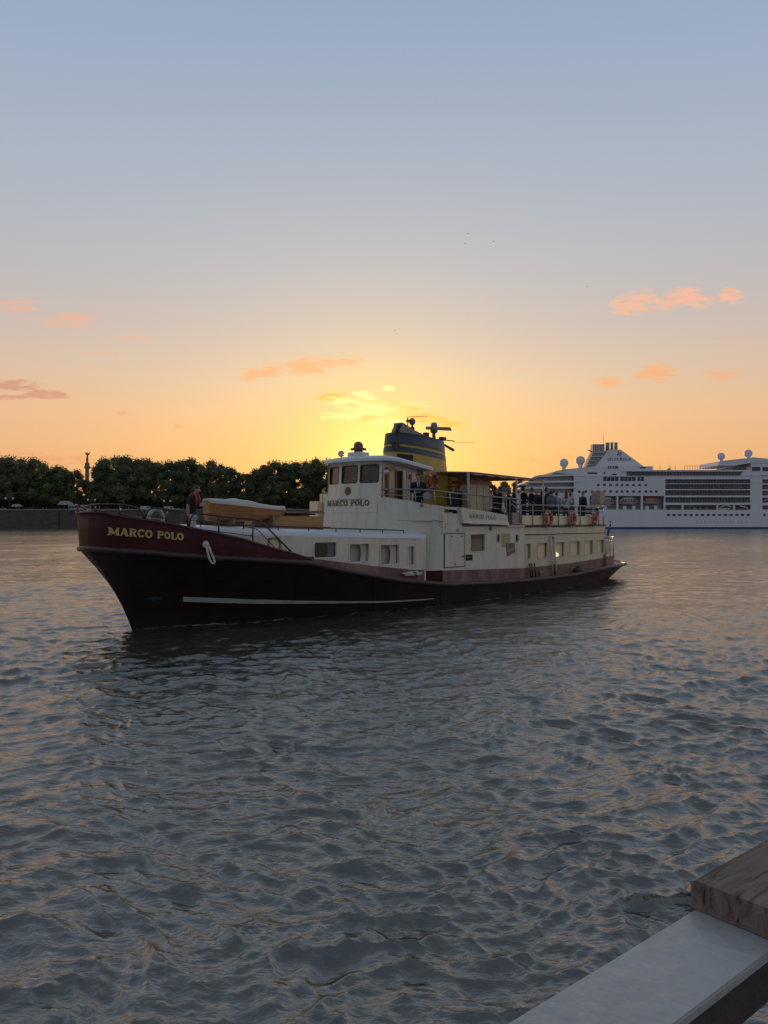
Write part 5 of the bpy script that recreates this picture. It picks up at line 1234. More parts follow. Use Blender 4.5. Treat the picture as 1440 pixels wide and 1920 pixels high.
# coil of rope on the side deck
rc = bthing('rope_coil', 'heap of black and white mooring rope on the side deck below the last cabin window', 'rope')
mb = MB(); cc = SV(772, 1079, lambda u: vc(u)+.12)
for j, m_ in enumerate(('rope', 'dark', 'rope')):
    mb = MB(); pts = []
    for k in range(60):
        t = k/59; a = t*2*math.pi*3.2+j*2.1
        pts.append(L(cc[0]+(.34+.12*math.sin(k*.9+j))*math.cos(a)+.12*j-.1, cc[1]+.11*math.sin(a)+.02, cc[2]+.04+.05*math.sin(a*.7+j)+.05*t))
    mb.tube(pts, .030, 6); mb.build('rope_turns' , M[m_], rc)
rebase(rc, cc[0], cc[1], zs(cc[0]))
rc2 = bthing('rope_heap', 'small dark rope heap with cleat on the stern side deck', 'rope')
cc = SV(1085, 1069, lambda u: VA(u)+.15); mb = MB()
mb.tube([L(cc[0]+(.45-.004*k)*math.cos(k*.45), cc[1]+.12*math.sin(k*.45), cc[2]-.02+.0025*k) for k in range(50)], .035, 6); mb.build('rope_turns', M['dark'], rc2); rebase(rc2, cc[0], cc[1], zs(cc[0]))
# stern flag, furled round its leaning staff
ft = bthing('stern_flag', 'dark blue flag hanging furled on a leaning staff at the stern', 'flag')
a = S(1144, 978, 0.6); b = S(1139.5, 1006, 0.6)
mb = MB(); mb.tube([L(b[0], .6, b[1]-.4), L(a[0], .6, a[1])], .022, 7); mb.ball(L(a[0], .6, a[1]), (.09,.09,.03)); mb.build('staff', M['dark'], ft)
mb = MB(); rows = []
for k in range(9):
    t = k/8; c = L(a[0]+(b[0]-a[0])*t, .6, a[1]-.12+(b[1]-a[1])*t); wv = .05+.13*t+.02*math.sin(k*2)
    rows.append([c+Vector((-.02, 0, 0)), c+Vector((wv*.5-.15*t, -.05, -.02)), c+Vector((wv*.9-.3*t, .03, -.05)), c+Vector((wv*.4-.2*t, .08, -.05))])
mb.loft(rows, closed=True); mb.build('cloth', M['flag'], ft); rebase(ft, b[0], .6, b[1]-.4)
# white cloth tied to the rail
rg = bthing('tied_cloth', 'white cloth tied to the upper rail above the grey name board', 'cloth')
a = SV(942, 942, vq); mb = MB(); mb.tube([L(a[0], a[1]+.04, a[2]), L(a[0]-.02, a[1]+.05, a[2]-.15), L(a[0]-.04, a[1]+.05, a[2]-.33), L(a[0]-.03, a[1]+.04, a[2]-.42)], [.03,.06,.065,.03], 8); mb.build('cloth_body', M['cover'], rg); rebase(rg, a[0], a[1], a[2]-.4)
# long dark benches on the aft deck, behind the boarded rail
for k in range(3):
    bn = bthing('deck_bench', ('dark slatted bench behind the first life buoy of the aft rail', 'dark slatted bench behind the middle life buoy of the aft rail', 'dark slatted bench by the lone man near the stern rail')[k], 'bench', 'benches on the aft deck')
    ua = 17.9+2.75*k; ub2 = ua+2.35
    mb = MB()
    for j in range(4): mb.bb(ua, ub2, 2.15+.11*j, 2.24+.11*j, 3.50, 3.53)
    mb.build('seat', M['black'], bn)
    mb = MB()
    for j in range(3): mb.bb(ua, ub2, 2.62, 2.65, 3.60+.11*j, 3.69+.11*j)
    mb.build('backrest', M['black'], bn)
    for uu in (ua+.15, ub2-.2):
        mb = MB(); mb.bb(uu, uu+.05, 2.16, 2.20, 3.09, 3.5); mb.bb(uu, uu+.05, 2.59, 2.62, 3.09, 3.93); mb.bb(uu, uu+.05, 2.201, 2.589, 3.44, 3.495); mb.build('leg', M['dark'], bn)
    rebase(bn, (ua+ub2)/2, 2.4, 3.09)
# ------------------------------------------------------------------ quay handrail at the photographer's side
hr = empty('quay_handrail', (.4, .99, H-1.6), 0, 'grey metal handrail with a weathered timber plank on its far end', 'handrail')
hd = Vector((.777, .6295, 0)); hn = Vector((.6295, -.777, 0)); HB = .5
p0 = Vector((.4, .993, H-HB)); HW = .107
def hpt(s_, t_, z): return p0+hd*s_+hn*t_+Vector((0,0,z))-Vector(hr.location)
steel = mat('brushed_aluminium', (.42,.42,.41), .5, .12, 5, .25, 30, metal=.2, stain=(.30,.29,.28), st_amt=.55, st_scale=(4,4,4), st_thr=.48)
rail_dark = mat('rail_dark_side', (.05,.045,.045), .6, .3, 8, .3, 50)  # near-black tone for the beam and posts
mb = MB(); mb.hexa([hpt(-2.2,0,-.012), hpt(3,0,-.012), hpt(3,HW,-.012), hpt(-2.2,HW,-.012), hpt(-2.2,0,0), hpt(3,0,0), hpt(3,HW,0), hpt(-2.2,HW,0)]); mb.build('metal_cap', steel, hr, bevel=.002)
mb = MB(); mb.hexa([hpt(-2.2,.006,-.062), hpt(3,.006,-.062), hpt(3,HW-.004,-.062), hpt(-2.2,HW-.004,-.062), hpt(-2.2,.006,-.0125), hpt(3,.006,-.0125), hpt(3,HW-.004,-.0125), hpt(-2.2,HW-.004,-.0125)]); mb.build('beam', rail_dark, hr)
wm, nt2, bb2 = new_mat('weathered_timber'); N2 = nt2.nodes.new; K2 = nt2.links.new
tcw = N2('ShaderNodeTexCoord'); mpw = N2('ShaderNodeMapping'); mpw.inputs['Rotation'].default_value = (0, 0, -math.atan2(hd.y, hd.x)); mpw.vector_type = 'POINT'; K2(tcw.outputs['Object'], mpw.inputs['Vector'])
mps = N2('ShaderNodeMapping'); mps.inputs['Scale'].default_value = (5, 60, 25); K2(mpw.outputs[0], mps.inputs['Vector'])
nw = N2('ShaderNodeTexNoise'); nw.inputs['Scale'].default_value = 1.3; nw.inputs['Detail'].default_value = 8; nw.inputs['Roughness'].default_value = .6; nw.inputs['Distortion'].default_value = .8; K2(mps.outputs[0], nw.inputs['Vector'])
rw = N2('ShaderNodeValToRGB'); cr_ = rw.color_ramp; cr_.elements[0].position = .34; cr_.elements[0].color = (.03,.02,.014,1); cr_.elements[1].position = .72; cr_.elements[1].color = (.27,.205,.17,1); e_ = cr_.elements.new(.44); e_.color = (.15,.11,.09,1)
K2(nw.outputs['Fac'], rw.inputs['Fac']); K2(rw.outputs['Color'], bb2.inputs['Base Color']); bb2.inputs['Roughness'].default_value = .8
bw_ = N2('ShaderNodeBump'); bw_.inputs['Strength'].default_value = .9; bw_.inputs['Distance'].default_value = .008; K2(nw.outputs['Fac'], bw_.inputs['Height']); K2(bw_.outputs[0], bb2.inputs['Normal'])
n = 30; mb = MB(); rows = []
for i in range(n+1):
    s_ = 2.9*(i/n)**1.5; e = .003*math.sin(i*1.7)*(i > 0)
    rows.append([hpt(s_, -.004+e*.3, .0015), hpt(s_, -.004+e*.3, .033), hpt(s_, .001, .038), hpt(s_, .15, .038), hpt(s_, .155, .033), hpt(s_, .155, .0015)])
mb.loft(rows, closed=True, smooth=False); mb.v += [tuple(p) for p in rows[0]+rows[-1]]; k0 = len(mb.v)-12; mb.f += [tuple(range(k0, k0+6)), tuple(range(k0+6, k0+12))]; mb.sm += [False, False]
mb.build('timber_plank', wm, hr)
for s_ in (-1.9, 2.6):
    mb = MB(); P4 = [hpt(s_, .03, -1.1), hpt(s_+.05, .03, -1.1), hpt(s_+.05, .08, -1.1), hpt(s_, .08, -1.1)]; mb.hexa(P4+[p+Vector((0,0,1.04)) for p in P4]); mb.build('post', rail_dark, hr)
# landing stage under the photographer
ls = MB(); q0 = p0+hn*0.0; 
def gp(s_, t_, z): return Vector((p0.x, p0.y, 0))+hd*s_+hn*t_+Vector((0,0,z))
ls.hexa([gp(-4,.02,1.3), gp(6,.02,1.3), gp(6,3,1.3), gp(-4,3,1.3), gp(-4,.02,H-1.6), gp(6,.02,H-1.6), gp(6,3,H-1.6), gp(-4,3,H-1.6)])
o = ls.build('landing_stage', M['plank']); tag(o, kind='structure')
# ------------------------------------------------------------------ far bank on the left
def B(px, py, Y): return Vector(((px-720)/FL*Y, Y, H+(YH-py)/FL*Y))
QY = 400.0
stone = mat('quay_stone', (.10,.088,.07), .85, .25, .25, .4, 1, stain=(.05,.05,.045), st_amt=.8, st_scale=(.15,.15,.5), st_thr=.42)
pave = mat('quay_paving', (.22,.21,.19), .85, .15, .1)
M['grassy'] = mat('bank_ground', (.10,.10,.07), .9, .3, .05)
# ground: a raised terrace behind the wall
zq_ = B(0, 957, QY).z
qw = empty('quay_wall', (0, QY, 0), 0, 'long dark stone quay wall at the foot of the far bank', 'wall')
mb = MB(); mb.box(-420, 62, 0, 3, -1.5, zq_)
for x in range(-420, 62, 41): mb.box(x, x+5, -.9, -.01, -1.5, zq_-.3)
mb.build('wall_face', stone, qw)
mb = MB(); mb.box(-420, 62, -.35, 1.2, zq_+.01, zq_+.7); mb.build('coping', pave, qw)
mb = MB(); mb.add([(-420, QY+3, zq_-.05), (62, QY+3, zq_-.05), (900, 900, zq_), (900, 2600, zq_), (-2200, 2600, zq_), (-900, 900, zq_)], [(0,1,2,3,4,5)])
o = mb.build('far_bank_ground', M['grassy']); tag(o, kind='structure')
mb = MB(); mb.add([(62, QY+3, -.3), (900, 880, -.3), (900, 880, 3.2), (62, QY+3, 3.2)], [(0,1,2,3)]); mb.add([(62, QY+3, 3.2), (900, 880, 3.2), (900, 900, zq_), (62, QY+30, zq_)], [(0,1,2,3)]); o = mb.build('river_embankment', stone); tag(o, kind='structure')
# trees
leafm = [mat('foliage_dark', (.12,.15,.075), .75, .45, .5), mat('foliage_mid', (.14,.17,.08), .75, .45, .5), mat('foliage_olive', (.16,.17,.085), .75, .4, .5)]
bark = mat('bark', (.07,.055,.04), .9, .3, 2)
def leaf_translucent(m):
    nt = m.node_tree; b = nt.nodes['Principled BSDF']; o = [x for x in nt.nodes if x.type == 'OUTPUT_MATERIAL'][0]
    t = nt.nodes.new('ShaderNodeBsdfTranslucent'); mx = nt.nodes.new('ShaderNodeMixShader'); mx.inputs[0].default_value = .3
    src = b.inputs['Base Color'].links[0].from_socket; nt.links.new(src, t.inputs[0]); nt.links.new(b.outputs[0], mx.inputs[1]); nt.links.new(t.outputs[0], mx.inputs[2]); nt.links.new(mx.outputs[0], o.inputs[0])
for m_ in leafm: leaf_translucent(m_)
def tree_meshes(seed, wd, ht, trunk_h, nleaf=8500):
    rng = np.random.RandomState(seed)
    blobs = []
    for k in range(44):
        a = rng.rand()*6.283; q = math.sqrt(rng.rand())*.72; t = rng.rand()
        x = q*math.cos(a)*wd/2*(1-.35*max(0, t-.55)/.45); y = q*math.sin(a)*wd/2; z = trunk_h+.08*ht+(ht-trunk_h-.20*ht)*t
        r = wd*(.085+.13*rng.rand()**1.5)*(1-.2*t)
        blobs.append((x, y, z, r))
    blobs.append((0, 0, ht-wd*.17, wd*.18))
    V = []; Fc = []
    B_ = np.array(blobs); wts = B_[:, 3]**2; wts /= wts.sum()
    idx = rng.choice(len(blobs), nleaf, p=wts)
    d = rng.randn(nleaf, 3); d /= np.linalg.norm(d, axis=1)[:, None]
    rad = B_[idx, 3]*(.70+.62*rng.rand(nleaf)**1.8)
    P = B_[idx, :3]+d*rad[:, None]*np.array([1, 1, .85])
    s_ = .24+.30*rng.rand(nleaf)
    n1 = rng.randn(nleaf, 3); n1 /= np.linalg.norm(n1, axis=1)[:, None]; n2 = np.cross(n1, rng.randn(nleaf, 3)); n2 /= np.linalg.norm(n2, axis=1)[:, None]
    c = [P+n1*s_[:, None], P+n2*s_[:, None]*.7, P-n1*s_[:, None], P-n2*s_[:, None]*.7]
    VV = np.stack(c, 1).reshape(-1, 3); base = len(VV)
    me = MB(); me.v = [tuple(v) for v in VV]; me.f = [(4*i, 4*i+1, 4*i+2, 4*i+3) for i in range(nleaf)]; me.sm = [False]*nleaf
    for b in blobs:      # leafy inner masses
        k0 = len(me.v); me.ball(b[:3], (b[3]*.74, b[3]*.74, b[3]*.62), 10, 7)
        for i in range(k0, len(me.v)):
            v = Vector(me.v[i]); j = 1+.16*math.sin(v.x*2.1+v.z*1.7+seed)*math.cos(v.y*1.9); c0 = Vector(b[:3]); me.v[i] = tuple(c0+(v-c0)*j)
    tr = MB(); tr.tube([(0,0,-.3), (.1,0,trunk_h*.6), (0,.1,trunk_h), (.2,0,ht*.55), (0,0,ht*.8)], [.50,.38,.33,.22,.08], 8)
    for k in range(6):
        b = blobs[k*3]; tr.tube([(0,0,trunk_h*.9+k*.4), (b[0]*.5, b[1]*.5, (trunk_h+b[2])*.5), b[:3]], [.2,.14,.06], 6)
    return me, tr
variants = []
def tree(label, x, Y, base, wd, ht, var, group, lf=0, rz=0, th=3.2):
    key = (var, lf, th); root = empty('tree', (x, Y, base), rz, label, 'tree', group)
    if key not in tree.c:
        me, tr = tree_meshes(var*7+3, 17, 26, th); c = me.build('crown', leafm[lf], root, recalc=False); t = tr.build('trunk', bark, root); tree.c[key] = (c, t)
    else:
        for s_ in tree.c[key]:
            d = s_.copy(); COL.objects.link(d); d.parent = root
    root.scale = (wd/17, wd/17, ht/26); return root
tree.c = {}
TB = zq_
prof_t = lerp_tab([(-60,860),(0,856),(30,850),(60,856),(90,868),(115,872),(140,880),(170,872),(190,860),(215,852),(240,856),(260,854),(300,860),(350,858),(380,860),(420,868),(447,882),(470,884),(490,872),(520,864),(560,860),(610,858),(680,862),(720,868)])
rng = random.Random(5); ti = 0
desc = ['broad', 'rounded', 'narrow', 'spreading', 'domed', 'bushy']
front_x = [-62,-22,18,62,100,136, 196,236,276,318,356,396,432, 480,516,554,592,634,676]
for k, px in enumerate(front_x):
    Y = 432+rng.uniform(-4, 6); top = prof_t(px)+rng.uniform(-3, 3); x = (px-720)/FL*Y; ht = H+(YH-top)/FL*Y-TB
    if px in (100,136): Y += 6
    seen = 0 < px < 620
    where = ('left of the monument' if px < 150 else ('in the row behind the boat\'s bow' if px < 440 else 'in the clump before the wheelhouse'))
    nb = sum(1 for q in front_x[:k] if (q < 150) == (px < 150) and (q < 440) == (px < 440))
    od = ['leftmost','second','third','fourth','fifth','sixth','seventh','eighth','ninth'][nb]
    tree('%s plane tree, %s front one %s' % (desc[k % 6], od, where), x, Y, TB, (20 if px not in (136,) else 12)*rng.uniform(.85, 1.2), ht*rng.uniform(.95,1.04), k % 5, 'plane trees along the far quay', k % 3, rng.uniform(0, 6))
for k, px in enumerate([-40,0,40,80,116,182,216,256,297,337,376,414,456,498,535,574,613,655]):
    Y = 462+rng.uniform(-5, 5); top = prof_t(px)+4+rng.uniform(-3, 5); x = (px-720)/FL*Y; ht = H+(YH-top)/FL*Y-TB
    tree('tall plane tree of the rear row behind the front plane trees', x, Y, TB, 17*rng.uniform(.95, 1.1), ht, k % 2, 'plane trees of the rear row', (k+1) % 3, rng.uniform(0, 6), .3)
hg = empty('backdrop', ((300-720)/FL*484, 484, TB), 0, 'long dark hedge added to close sky gaps between the plane tree trunks', 'backdrop')  # invented leafy mass that blocks bright sky below the crowns
mb = MB(); rows = []
for i in range(150):
    x = -150+i*2; h_ = 9.5+1.4*math.sin(i*.9)+.7*math.sin(i*2.3); rows.append([Vector((x, -1.5+.3*math.sin(i*1.3), 0)), Vector((x, -1.6+.4*math.sin(i*1.9), h_*.6)), Vector((x, -.6, h_)), Vector((x, .8, h_*.95)), Vector((x, 1.5, 0))])
mb.loft(rows); mb.build('backdrop_mass', leafm[0], hg)
# low far trees and houses beyond the boat, between it and the cruise ship
for k, (px, top, Y) in enumerate([(735,905,640),(775,903,650),(815,902,640),(852,903,655),(885,905,640),(915,903,650),(945,901,640),(975,899,650),(1003,897,640),(1030,899,655),(1056,902,640)]):
    x = (px-720)/FL*Y; ht = H+(YH-top)/FL*Y-TB
    tree('distant low tree beyond the aft deck, %s' % ('seen under the awning' if k < 6 else 'seen between the passengers'), x, Y, TB, 19, max(12, ht), k % 5, 'distant trees beyond the boat', k % 3, k)
wallm = mat('pale_render', (.32,.29,.26), .8, .12, .2); roofm = mat('slate_roof', (.07,.065,.075), .7, .2, .3); winm = mat('dark_window', (.02,.025,.03), .2, .2, .3)
for k, (px, wpx, top) in enumerate([(868,34,912),(908,30,915),(946,26,912),(980,30,914),(1012,24,911)]):
    Y = 560; x0 = (px-wpx/2-720)/FL*Y; x1 = (px+wpx/2-720)/FL*Y; zt_ = H+(YH-top)/FL*Y
    hroot = empty('riverside_house', ((x0+x1)/2, Y, TB), 0, ['pale house far behind the locker under the awning', 'pale house far behind the couple on deck', 'pale house far behind the gangway gate', 'pale house far behind the front of the aft rail', 'pale house far off beside the cruise ship\'s stern'][k], 'house', 'distant riverside houses')
    w2 = (x1-x0)/2; hh = zt_-TB-3.5
    holes = [( -w2+1.2+i*3.0, -w2+2.4+i*3.0, 1.2+j*3.2, 2.9+j*3.2) for i in range(int((2*w2-1)/3)) for j in range(max(1, int(hh/3.3)))]
    mb = MB(); holed(lambda a, b, d: Vector((a, d, b)), -w2, w2, 0, hh, holes, .25, mb, 50); mb.box(-w2, w2, .3, 10, 0, hh-.01); mb.build('wall', wallm, hroot, recalc=False)
    mb = MB(); mb.prism([(-w2-.4, -.4, hh), (w2+.4, -.4, hh), (w2-1.5, 4.5, hh+3.5), (-w2+1.5, 4.5, hh+3.5)], (0, .01, 0)); mb.prism([(-w2-.4, 10.4, hh), (w2+.4, 10.4, hh), (w2-1.5, 4.5, hh+3.5), (-w2+1.5, 4.5, hh+3.5)], (0, .01, 0)); mb.build('roof', roofm, hroot)
# monument column with a winged figure
Ym = 690.0; mx_ = (163.5-720)/FL*Ym
def mz(py): return H+(YH-py)/FL*Ym
mon = empty('monument_column', (mx_, Ym, TB), 0, 'slender monument column with a winged figure rising above the trees', 'monument')
stm = mat('monument_stone', (.20,.17,.14), .8, .2, .3); brz = mat('monument_bronze', (.06,.055,.045), .5, .2, 1)
zz = lambda py: mz(py)-TB
mb = MB(); mb.lathe([(4.2,0),(4.2,3),(2.6,4),(2.0,6),(1.75,zz(893)),(2.1,zz(890)),(1.7,zz(888)),(1.65,zz(880)),(2.6,zz(877.5)),(2.7,zz(875)),(2.0,zz(873)),(1.9,zz(871)),(2.3,zz(869.5)),(1.5,zz(868)),(.9,zz(866)),(1.1,zz(864)),(.9,zz(862.5)),(.2,zz(862))], (0,0,0), 18); mb.build('column', stm, mon)
mb = MB(); b0 = zz(862.5); t0 = zz(847); hs_ = t0-b0
mb.tube([(0,0,b0), (.1,0,b0+hs_*.35), (.2,0,b0+hs_*.55), (.15,0,b0+hs_*.72), (.2,0,b0+hs_*.82)], [1.1,.75,.6,.55,.35], 8); mb.ball((.25,0,b0+hs_*.86), .5); mb.tube([(.1,0,b0+hs_*.7), (-1.0,0,b0+hs_*.85), (-.9,0,b0+hs_)], [.3,.22,.15], 6); mb.tube([(.2,0,b0+hs_*.7), (1.3,0,b0+hs_*.6)], [.28,.15], 6); mb.build('winged_figure', brz, mon)
for s_ in (1, -1):
    mb = MB(); mb.prism([(.3*s_,.3,b0+hs_*.55), (1.4*s_,.6,b0+hs_*.62), (2.4*s_,.9,b0+hs_*.98), (1.5*s_,.6,b0+hs_*.9), (.4*s_,.3,b0+hs_*.75)], (0, .25, 0)); mb.build('wing', brz, mon)
# quay lamps, each with two globes
lampm = mat('lamp_globe', (.75,.75,.72), .4, .02, 1); polem = mat('lamp_post', (.05,.05,.05), .5, .2, 2)
for k, (x0, x1, y) in enumerate(((10.5,24.4,934.7),(165,178,937.5),(307.5,319.5,939.8))):
    Y = 408; xm = ((x0+x1)/2-720)/FL*Y; hw = (x1-x0)/2/FL*Y; zt_ = H+(YH-y)/FL*Y-TB
    r_ = empty('quay_lamp', (xm, Y, TB), 0, ('twin globe lamp post at the far left of the quay', 'twin globe lamp post below the monument', 'twin globe lamp post left of the man on the foredeck')[k], 'street lamp', 'twin globe lamps on the far quay')
    mb = MB(); mb.tube([(0,0,0), (0,0,zt_-.9)], [.12,.07], 7); mb.tube([(-hw,0,zt_-.45), (-hw,0,zt_-.8), (0,0,zt_-1.0), (hw,0,zt_-.8), (hw,0,zt_-.45)], .05, 6); mb.build('post', polem, r_)
    for s_ in (-1, 1): mb = MB(); mb.ball((s_*hw, 0, zt_), .55, 12, 8); mb.build('globe', lampm, r_)
# vehicles and tents on the quay
carc = [((.55,.56,.58),'white'), ((.05,.06,.08),'dark'), ((.30,.31,.33),'grey'), ((.45,.46,.5),'silver')]
wheelm = mat('tyre', (.02,.02,.02), .8, .1, 4)
def vehicle(label, px, Y, kind, col, group=None):
    x = (px-720)/FL*Y; Lh, hh = (2.15, 1.45) if kind == 'car' else ((2.9, 2.4) if kind == 'van' else (6.0, 3.1))
    r_ = empty('parked_car' if kind == 'car' else ('parked_van' if kind == 'van' else 'parked_bus'), (x, Y, TB+.02), 0, label, kind, group)
    m_ = mat('vehicle_paint', col, .35, .05, 1)
    if kind == 'car': pr = [(-Lh,.35),(-Lh,.85),(-Lh+.75,.95),(-Lh+1.35,1.42),(.85,1.45),(1.45,1.0),(Lh,.85),(Lh,.35)]
    elif kind == 'van': pr = [(-Lh,.4),(-Lh,2.25),(-Lh+.1,2.4),(1.5,2.4),(2.2,1.45),(Lh,1.2),(Lh,.4)]
    else: pr = [(-Lh,.4),(-Lh,2.9),(-Lh+.2,3.1),(Lh-.2,3.1),(Lh,2.9),(Lh,.4)]
    mb = MB(); mb.prism([(a, -.85, b) for a, b in pr], (0, 1.7, 0)); mb.build('body', m_, r_, bevel=.06)
    mb = MB()
    if kind == 'car': mb.prism([(-Lh+.95,-.87,.98),(-Lh+1.42,-.87,1.34),(.78,-.87,1.36),(1.25,-.87,1.0)], (0, .015, 0))
    elif kind == 'van': mb.prism([(.6,-.87,1.4),(.6,-.87,2.05),(1.45,-.87,2.05),(2.0,-.87,1.45)], (0, .015, 0))
    else: mb.prism([(-Lh+.3,-.87,1.5),(-Lh+.3,-.87,2.5),(Lh-.3,-.87,2.5),(Lh-.3,-.87,1.5)], (0, .015, 0))
    mb.build('side_window', winm, r_)
    for s_ in (-1, 1): mb = MB(); mb.lathe([(.32,-.1),(.34,0),(.32,.1)], (s_*(Lh-.85), -.85, .33), 14, axis=(0,-1,0)); mb.build('wheel', wheelm, r_)
    return r_
vehicle('white parked car at the far left edge of the quay', 6, 412, 'car', (.5,.52,.55), 'vehicles on the far quay')
vehicle('dark parked car beside the long tent on the quay', 56, 413, 'car', (.06,.07,.1), 'vehicles on the far quay')
vehicle('blue and white coach parked behind the bow rail', 150, 414, 'bus', (.34,.42,.52), 'vehicles on the far quay')
vehicle('white van parked on the quay above the bow hoop', 274, 412, 'van', (.5,.5,.5), 'vehicles on the far quay')
vehicle('silver car parked just left of the foredeck man', 332, 412, 'car', (.38,.40,.44), 'vehicles on the far quay')
vehicle('small white van parked between the lamp post and the foredeck man', 318, 418, 'van', (.5,.5,.52), 'vehicles on the far quay')
vehicle('blue car parked beyond the dinghy\'s bow', 545, 412, 'car', (.2,.3,.45), 'vehicles on the far quay')
tentm = mat('tent_fabric', (.38,.38,.37), .8, .05, 1)
for k, (x0, x1, yt, lab) in enumerate(((107,134,939,'long low white market tent below the left trees'), (370,385,943,'pale dome tent between the foredeck man and the dinghy'), (20,36,945,'small grey tent left of the dark car'))):
    Y = 416; a = (x0-720)/FL*Y; b = (x1-720)/FL*Y; ht = H+(YH-yt)/FL*Y-TB
    r_ = empty('market_tent', ((a+b)/2, Y, TB), 0, lab, 'tent', 'tents on the far quay'); w2 = (b-a)/2
    mb = MB(); mb.prism([(-w2, 0, ht*.6), (-w2*.6, 0, ht*.9), (0, 0, ht), (w2*.6, 0, ht*.9), (w2, 0, ht*.6)], (0, 4, 0)); mb.build('roof', tentm, r_)
    for i in (-1, 0, 1):
        mb = MB(); mb.tube([(i*w2*.95, .1, 0), (i*w2*.95, .1, ht*.6)], .06, 6); mb.build('pole', polem, r_)
# strollers on the quay: small figures
def stroller(px, Y, seed, first=[None]):
    rng = random.Random(seed); x = (px-720)/FL*Y
    cols = [((.03,.03,.04),'black'), ((.4,.4,.42),'white'), ((.06,.10,.2),'blue'), ((.25,.05,.05),'red'), ((.2,.18,.14),'tan')]
    c, cn = cols[seed % 5]
    V = [((0,0,.95),.14),((0,0,1.3),.15),((0,0,1.5),.06),((.02,0,1.62),.09),((.01,.2,1.38),.06),((0,.25,1.1),.045),((.08,.24,.88),.04),((.01,-.2,1.38),.06),((0,-.25,1.1),.045),((.08,-.24,.88),.04),((0,.1,.85),.09),((.08,.1,.5),.065),((.12,.1,.07),.05),((0,-.1,.85),.09),((-.02,-.1,.5),.065),((-.12,-.1,.07),.05)]
    E_ = [(0,1),(1,2),(2,3),(1,4),(4,5),(5,6),(1,7),(7,8),(8,9),(0,10),(10,11),(11,12),(0,13),(13,14),(14,15)]
    r_ = empty('person', (x, Y, zq_+.71 if Y < 401.5 else TB+.02), rng.uniform(0, 6.28), None, 'person', 'people strolling on the far quay')
    if cn not in stroller.c: stroller.c[cn] = skinned('body', V, E_, cloth(c), r_, 1)
    else:
        d = stroller.c[cn].copy(); COL.objects.link(d); d.parent = r_
    r_.scale = (rng.uniform(.95, 1.1),)*3; return r_, cn
stroller.c = {}
spots = [30,34,44,66,71,80,86,92,97,104,112,118,121,129,137,141,152,157,168,174,186,198,203,214,228,241,247,262,283,291,300,325,343]
for k, px in enumerate(spots):
    r_, cn = stroller(px+.5, (400.6, 404, 407, 410)[k % 4], k*3+1)
    near = min([(abs(px-a), n_) for a, n_ in ((6,'the white car at the left edge'),(56,'the dark car'),(120,'the long white tent'),(150,'the blue and white coach'),(172,'the lamp below the monument'),(274,'the white van'),(313,'the lamp left of the foredeck man'),(220,'the tree row\'s start'))])[1]
    r_['label'] = 'tiny stroller in %s on the quay near %s' % (cn, near)
# ------------------------------------------------------------------ cruise ship
SY = 355.0
ship = empty('cruise_ship', (B(1290, 990, SY).x, SY, 0), 0, 'large white cruise ship with blue waterline and domed aerials moored on the right', 'ship')
SX = ship.location.x
def cs(px): return (px-720)/FL*SY-SX
def ch_(py): return H+(YH-py)/FL*SY
sw = mat('ship_white', (.67,.68,.71), .4, .04, .15, stain=(.58,.60,.64), st_amt=.4, st_scale=(.4,.4,.08)); sblue = mat('ship_blue', (.02,.045,.16), .4, .1, .3); sgl = mat('ship_glass', (.07,.075,.085), .12, .3, .4); sdk = mat('ship_recess', (.30,.29,.28), .6, .35, .6); sgr = mat('ship_grey', (.26,.25,.25), .5, .1, 1); scab = mat('cabin_wall', (.42,.41,.39), .5, .25, .8); sora = mat('lifeboat_orange', (.5,.07,.03), .5, .1, 1); stxt = mat('ship_letter', (.06,.07,.10), .5, .1, 2); sred = mat('ship_red', (.3,.05,.04), .5, .1, 2)  # recess, glass and boot-stripe colours lightened to stand for distance haze
BW = 13.0          # half beam depth behind the near side: near side at y=0
# hull with rounded bow far to the right and stern left
hp = [(cs(952), 4),(cs(956), 1.5),(cs(962), .3),(cs(975), 0),(cs(1500), 0),(cs(1600), 2.5),(cs(1690), 7),(cs(1740), 12.2),(cs(1748), 13)]
ring = hp+[(x, 26-y) for x, y in reversed(hp[:-1])]
def hullring(z, grow=0, rake=0): return [Vector((x+(rake if x > cs(1600) else 0)*(x-cs(1600))/30, y-grow if y < 13 else y+grow, z)) for x, y in ring]
zh = ch_(957)
mb = MB(); mb.loft([hullring(.9), hullring(3, 0, .2), hullring(zh, 0, 1.5)], closed=True, smooth=False); k0 = len(mb.v); mb.v += [tuple(p) for p in hullring(zh, 0, 1.5)]; mb.f.append(tuple(range(k0, k0+len(ring)))); mb.sm.append(False); mb.build('hull', sw, ship)
mb = MB(); mb.loft([hullring(-2, .02), hullring(.95, .02)], closed=True, smooth=False); mb.build('boot_stripe', sblue, ship)
fs = lambda a, b, d: Vector((a, d, b))
def rc_(x0, x1, y0, y1): return (cs(x0), cs(x1), ch_(y1), ch_(y0))
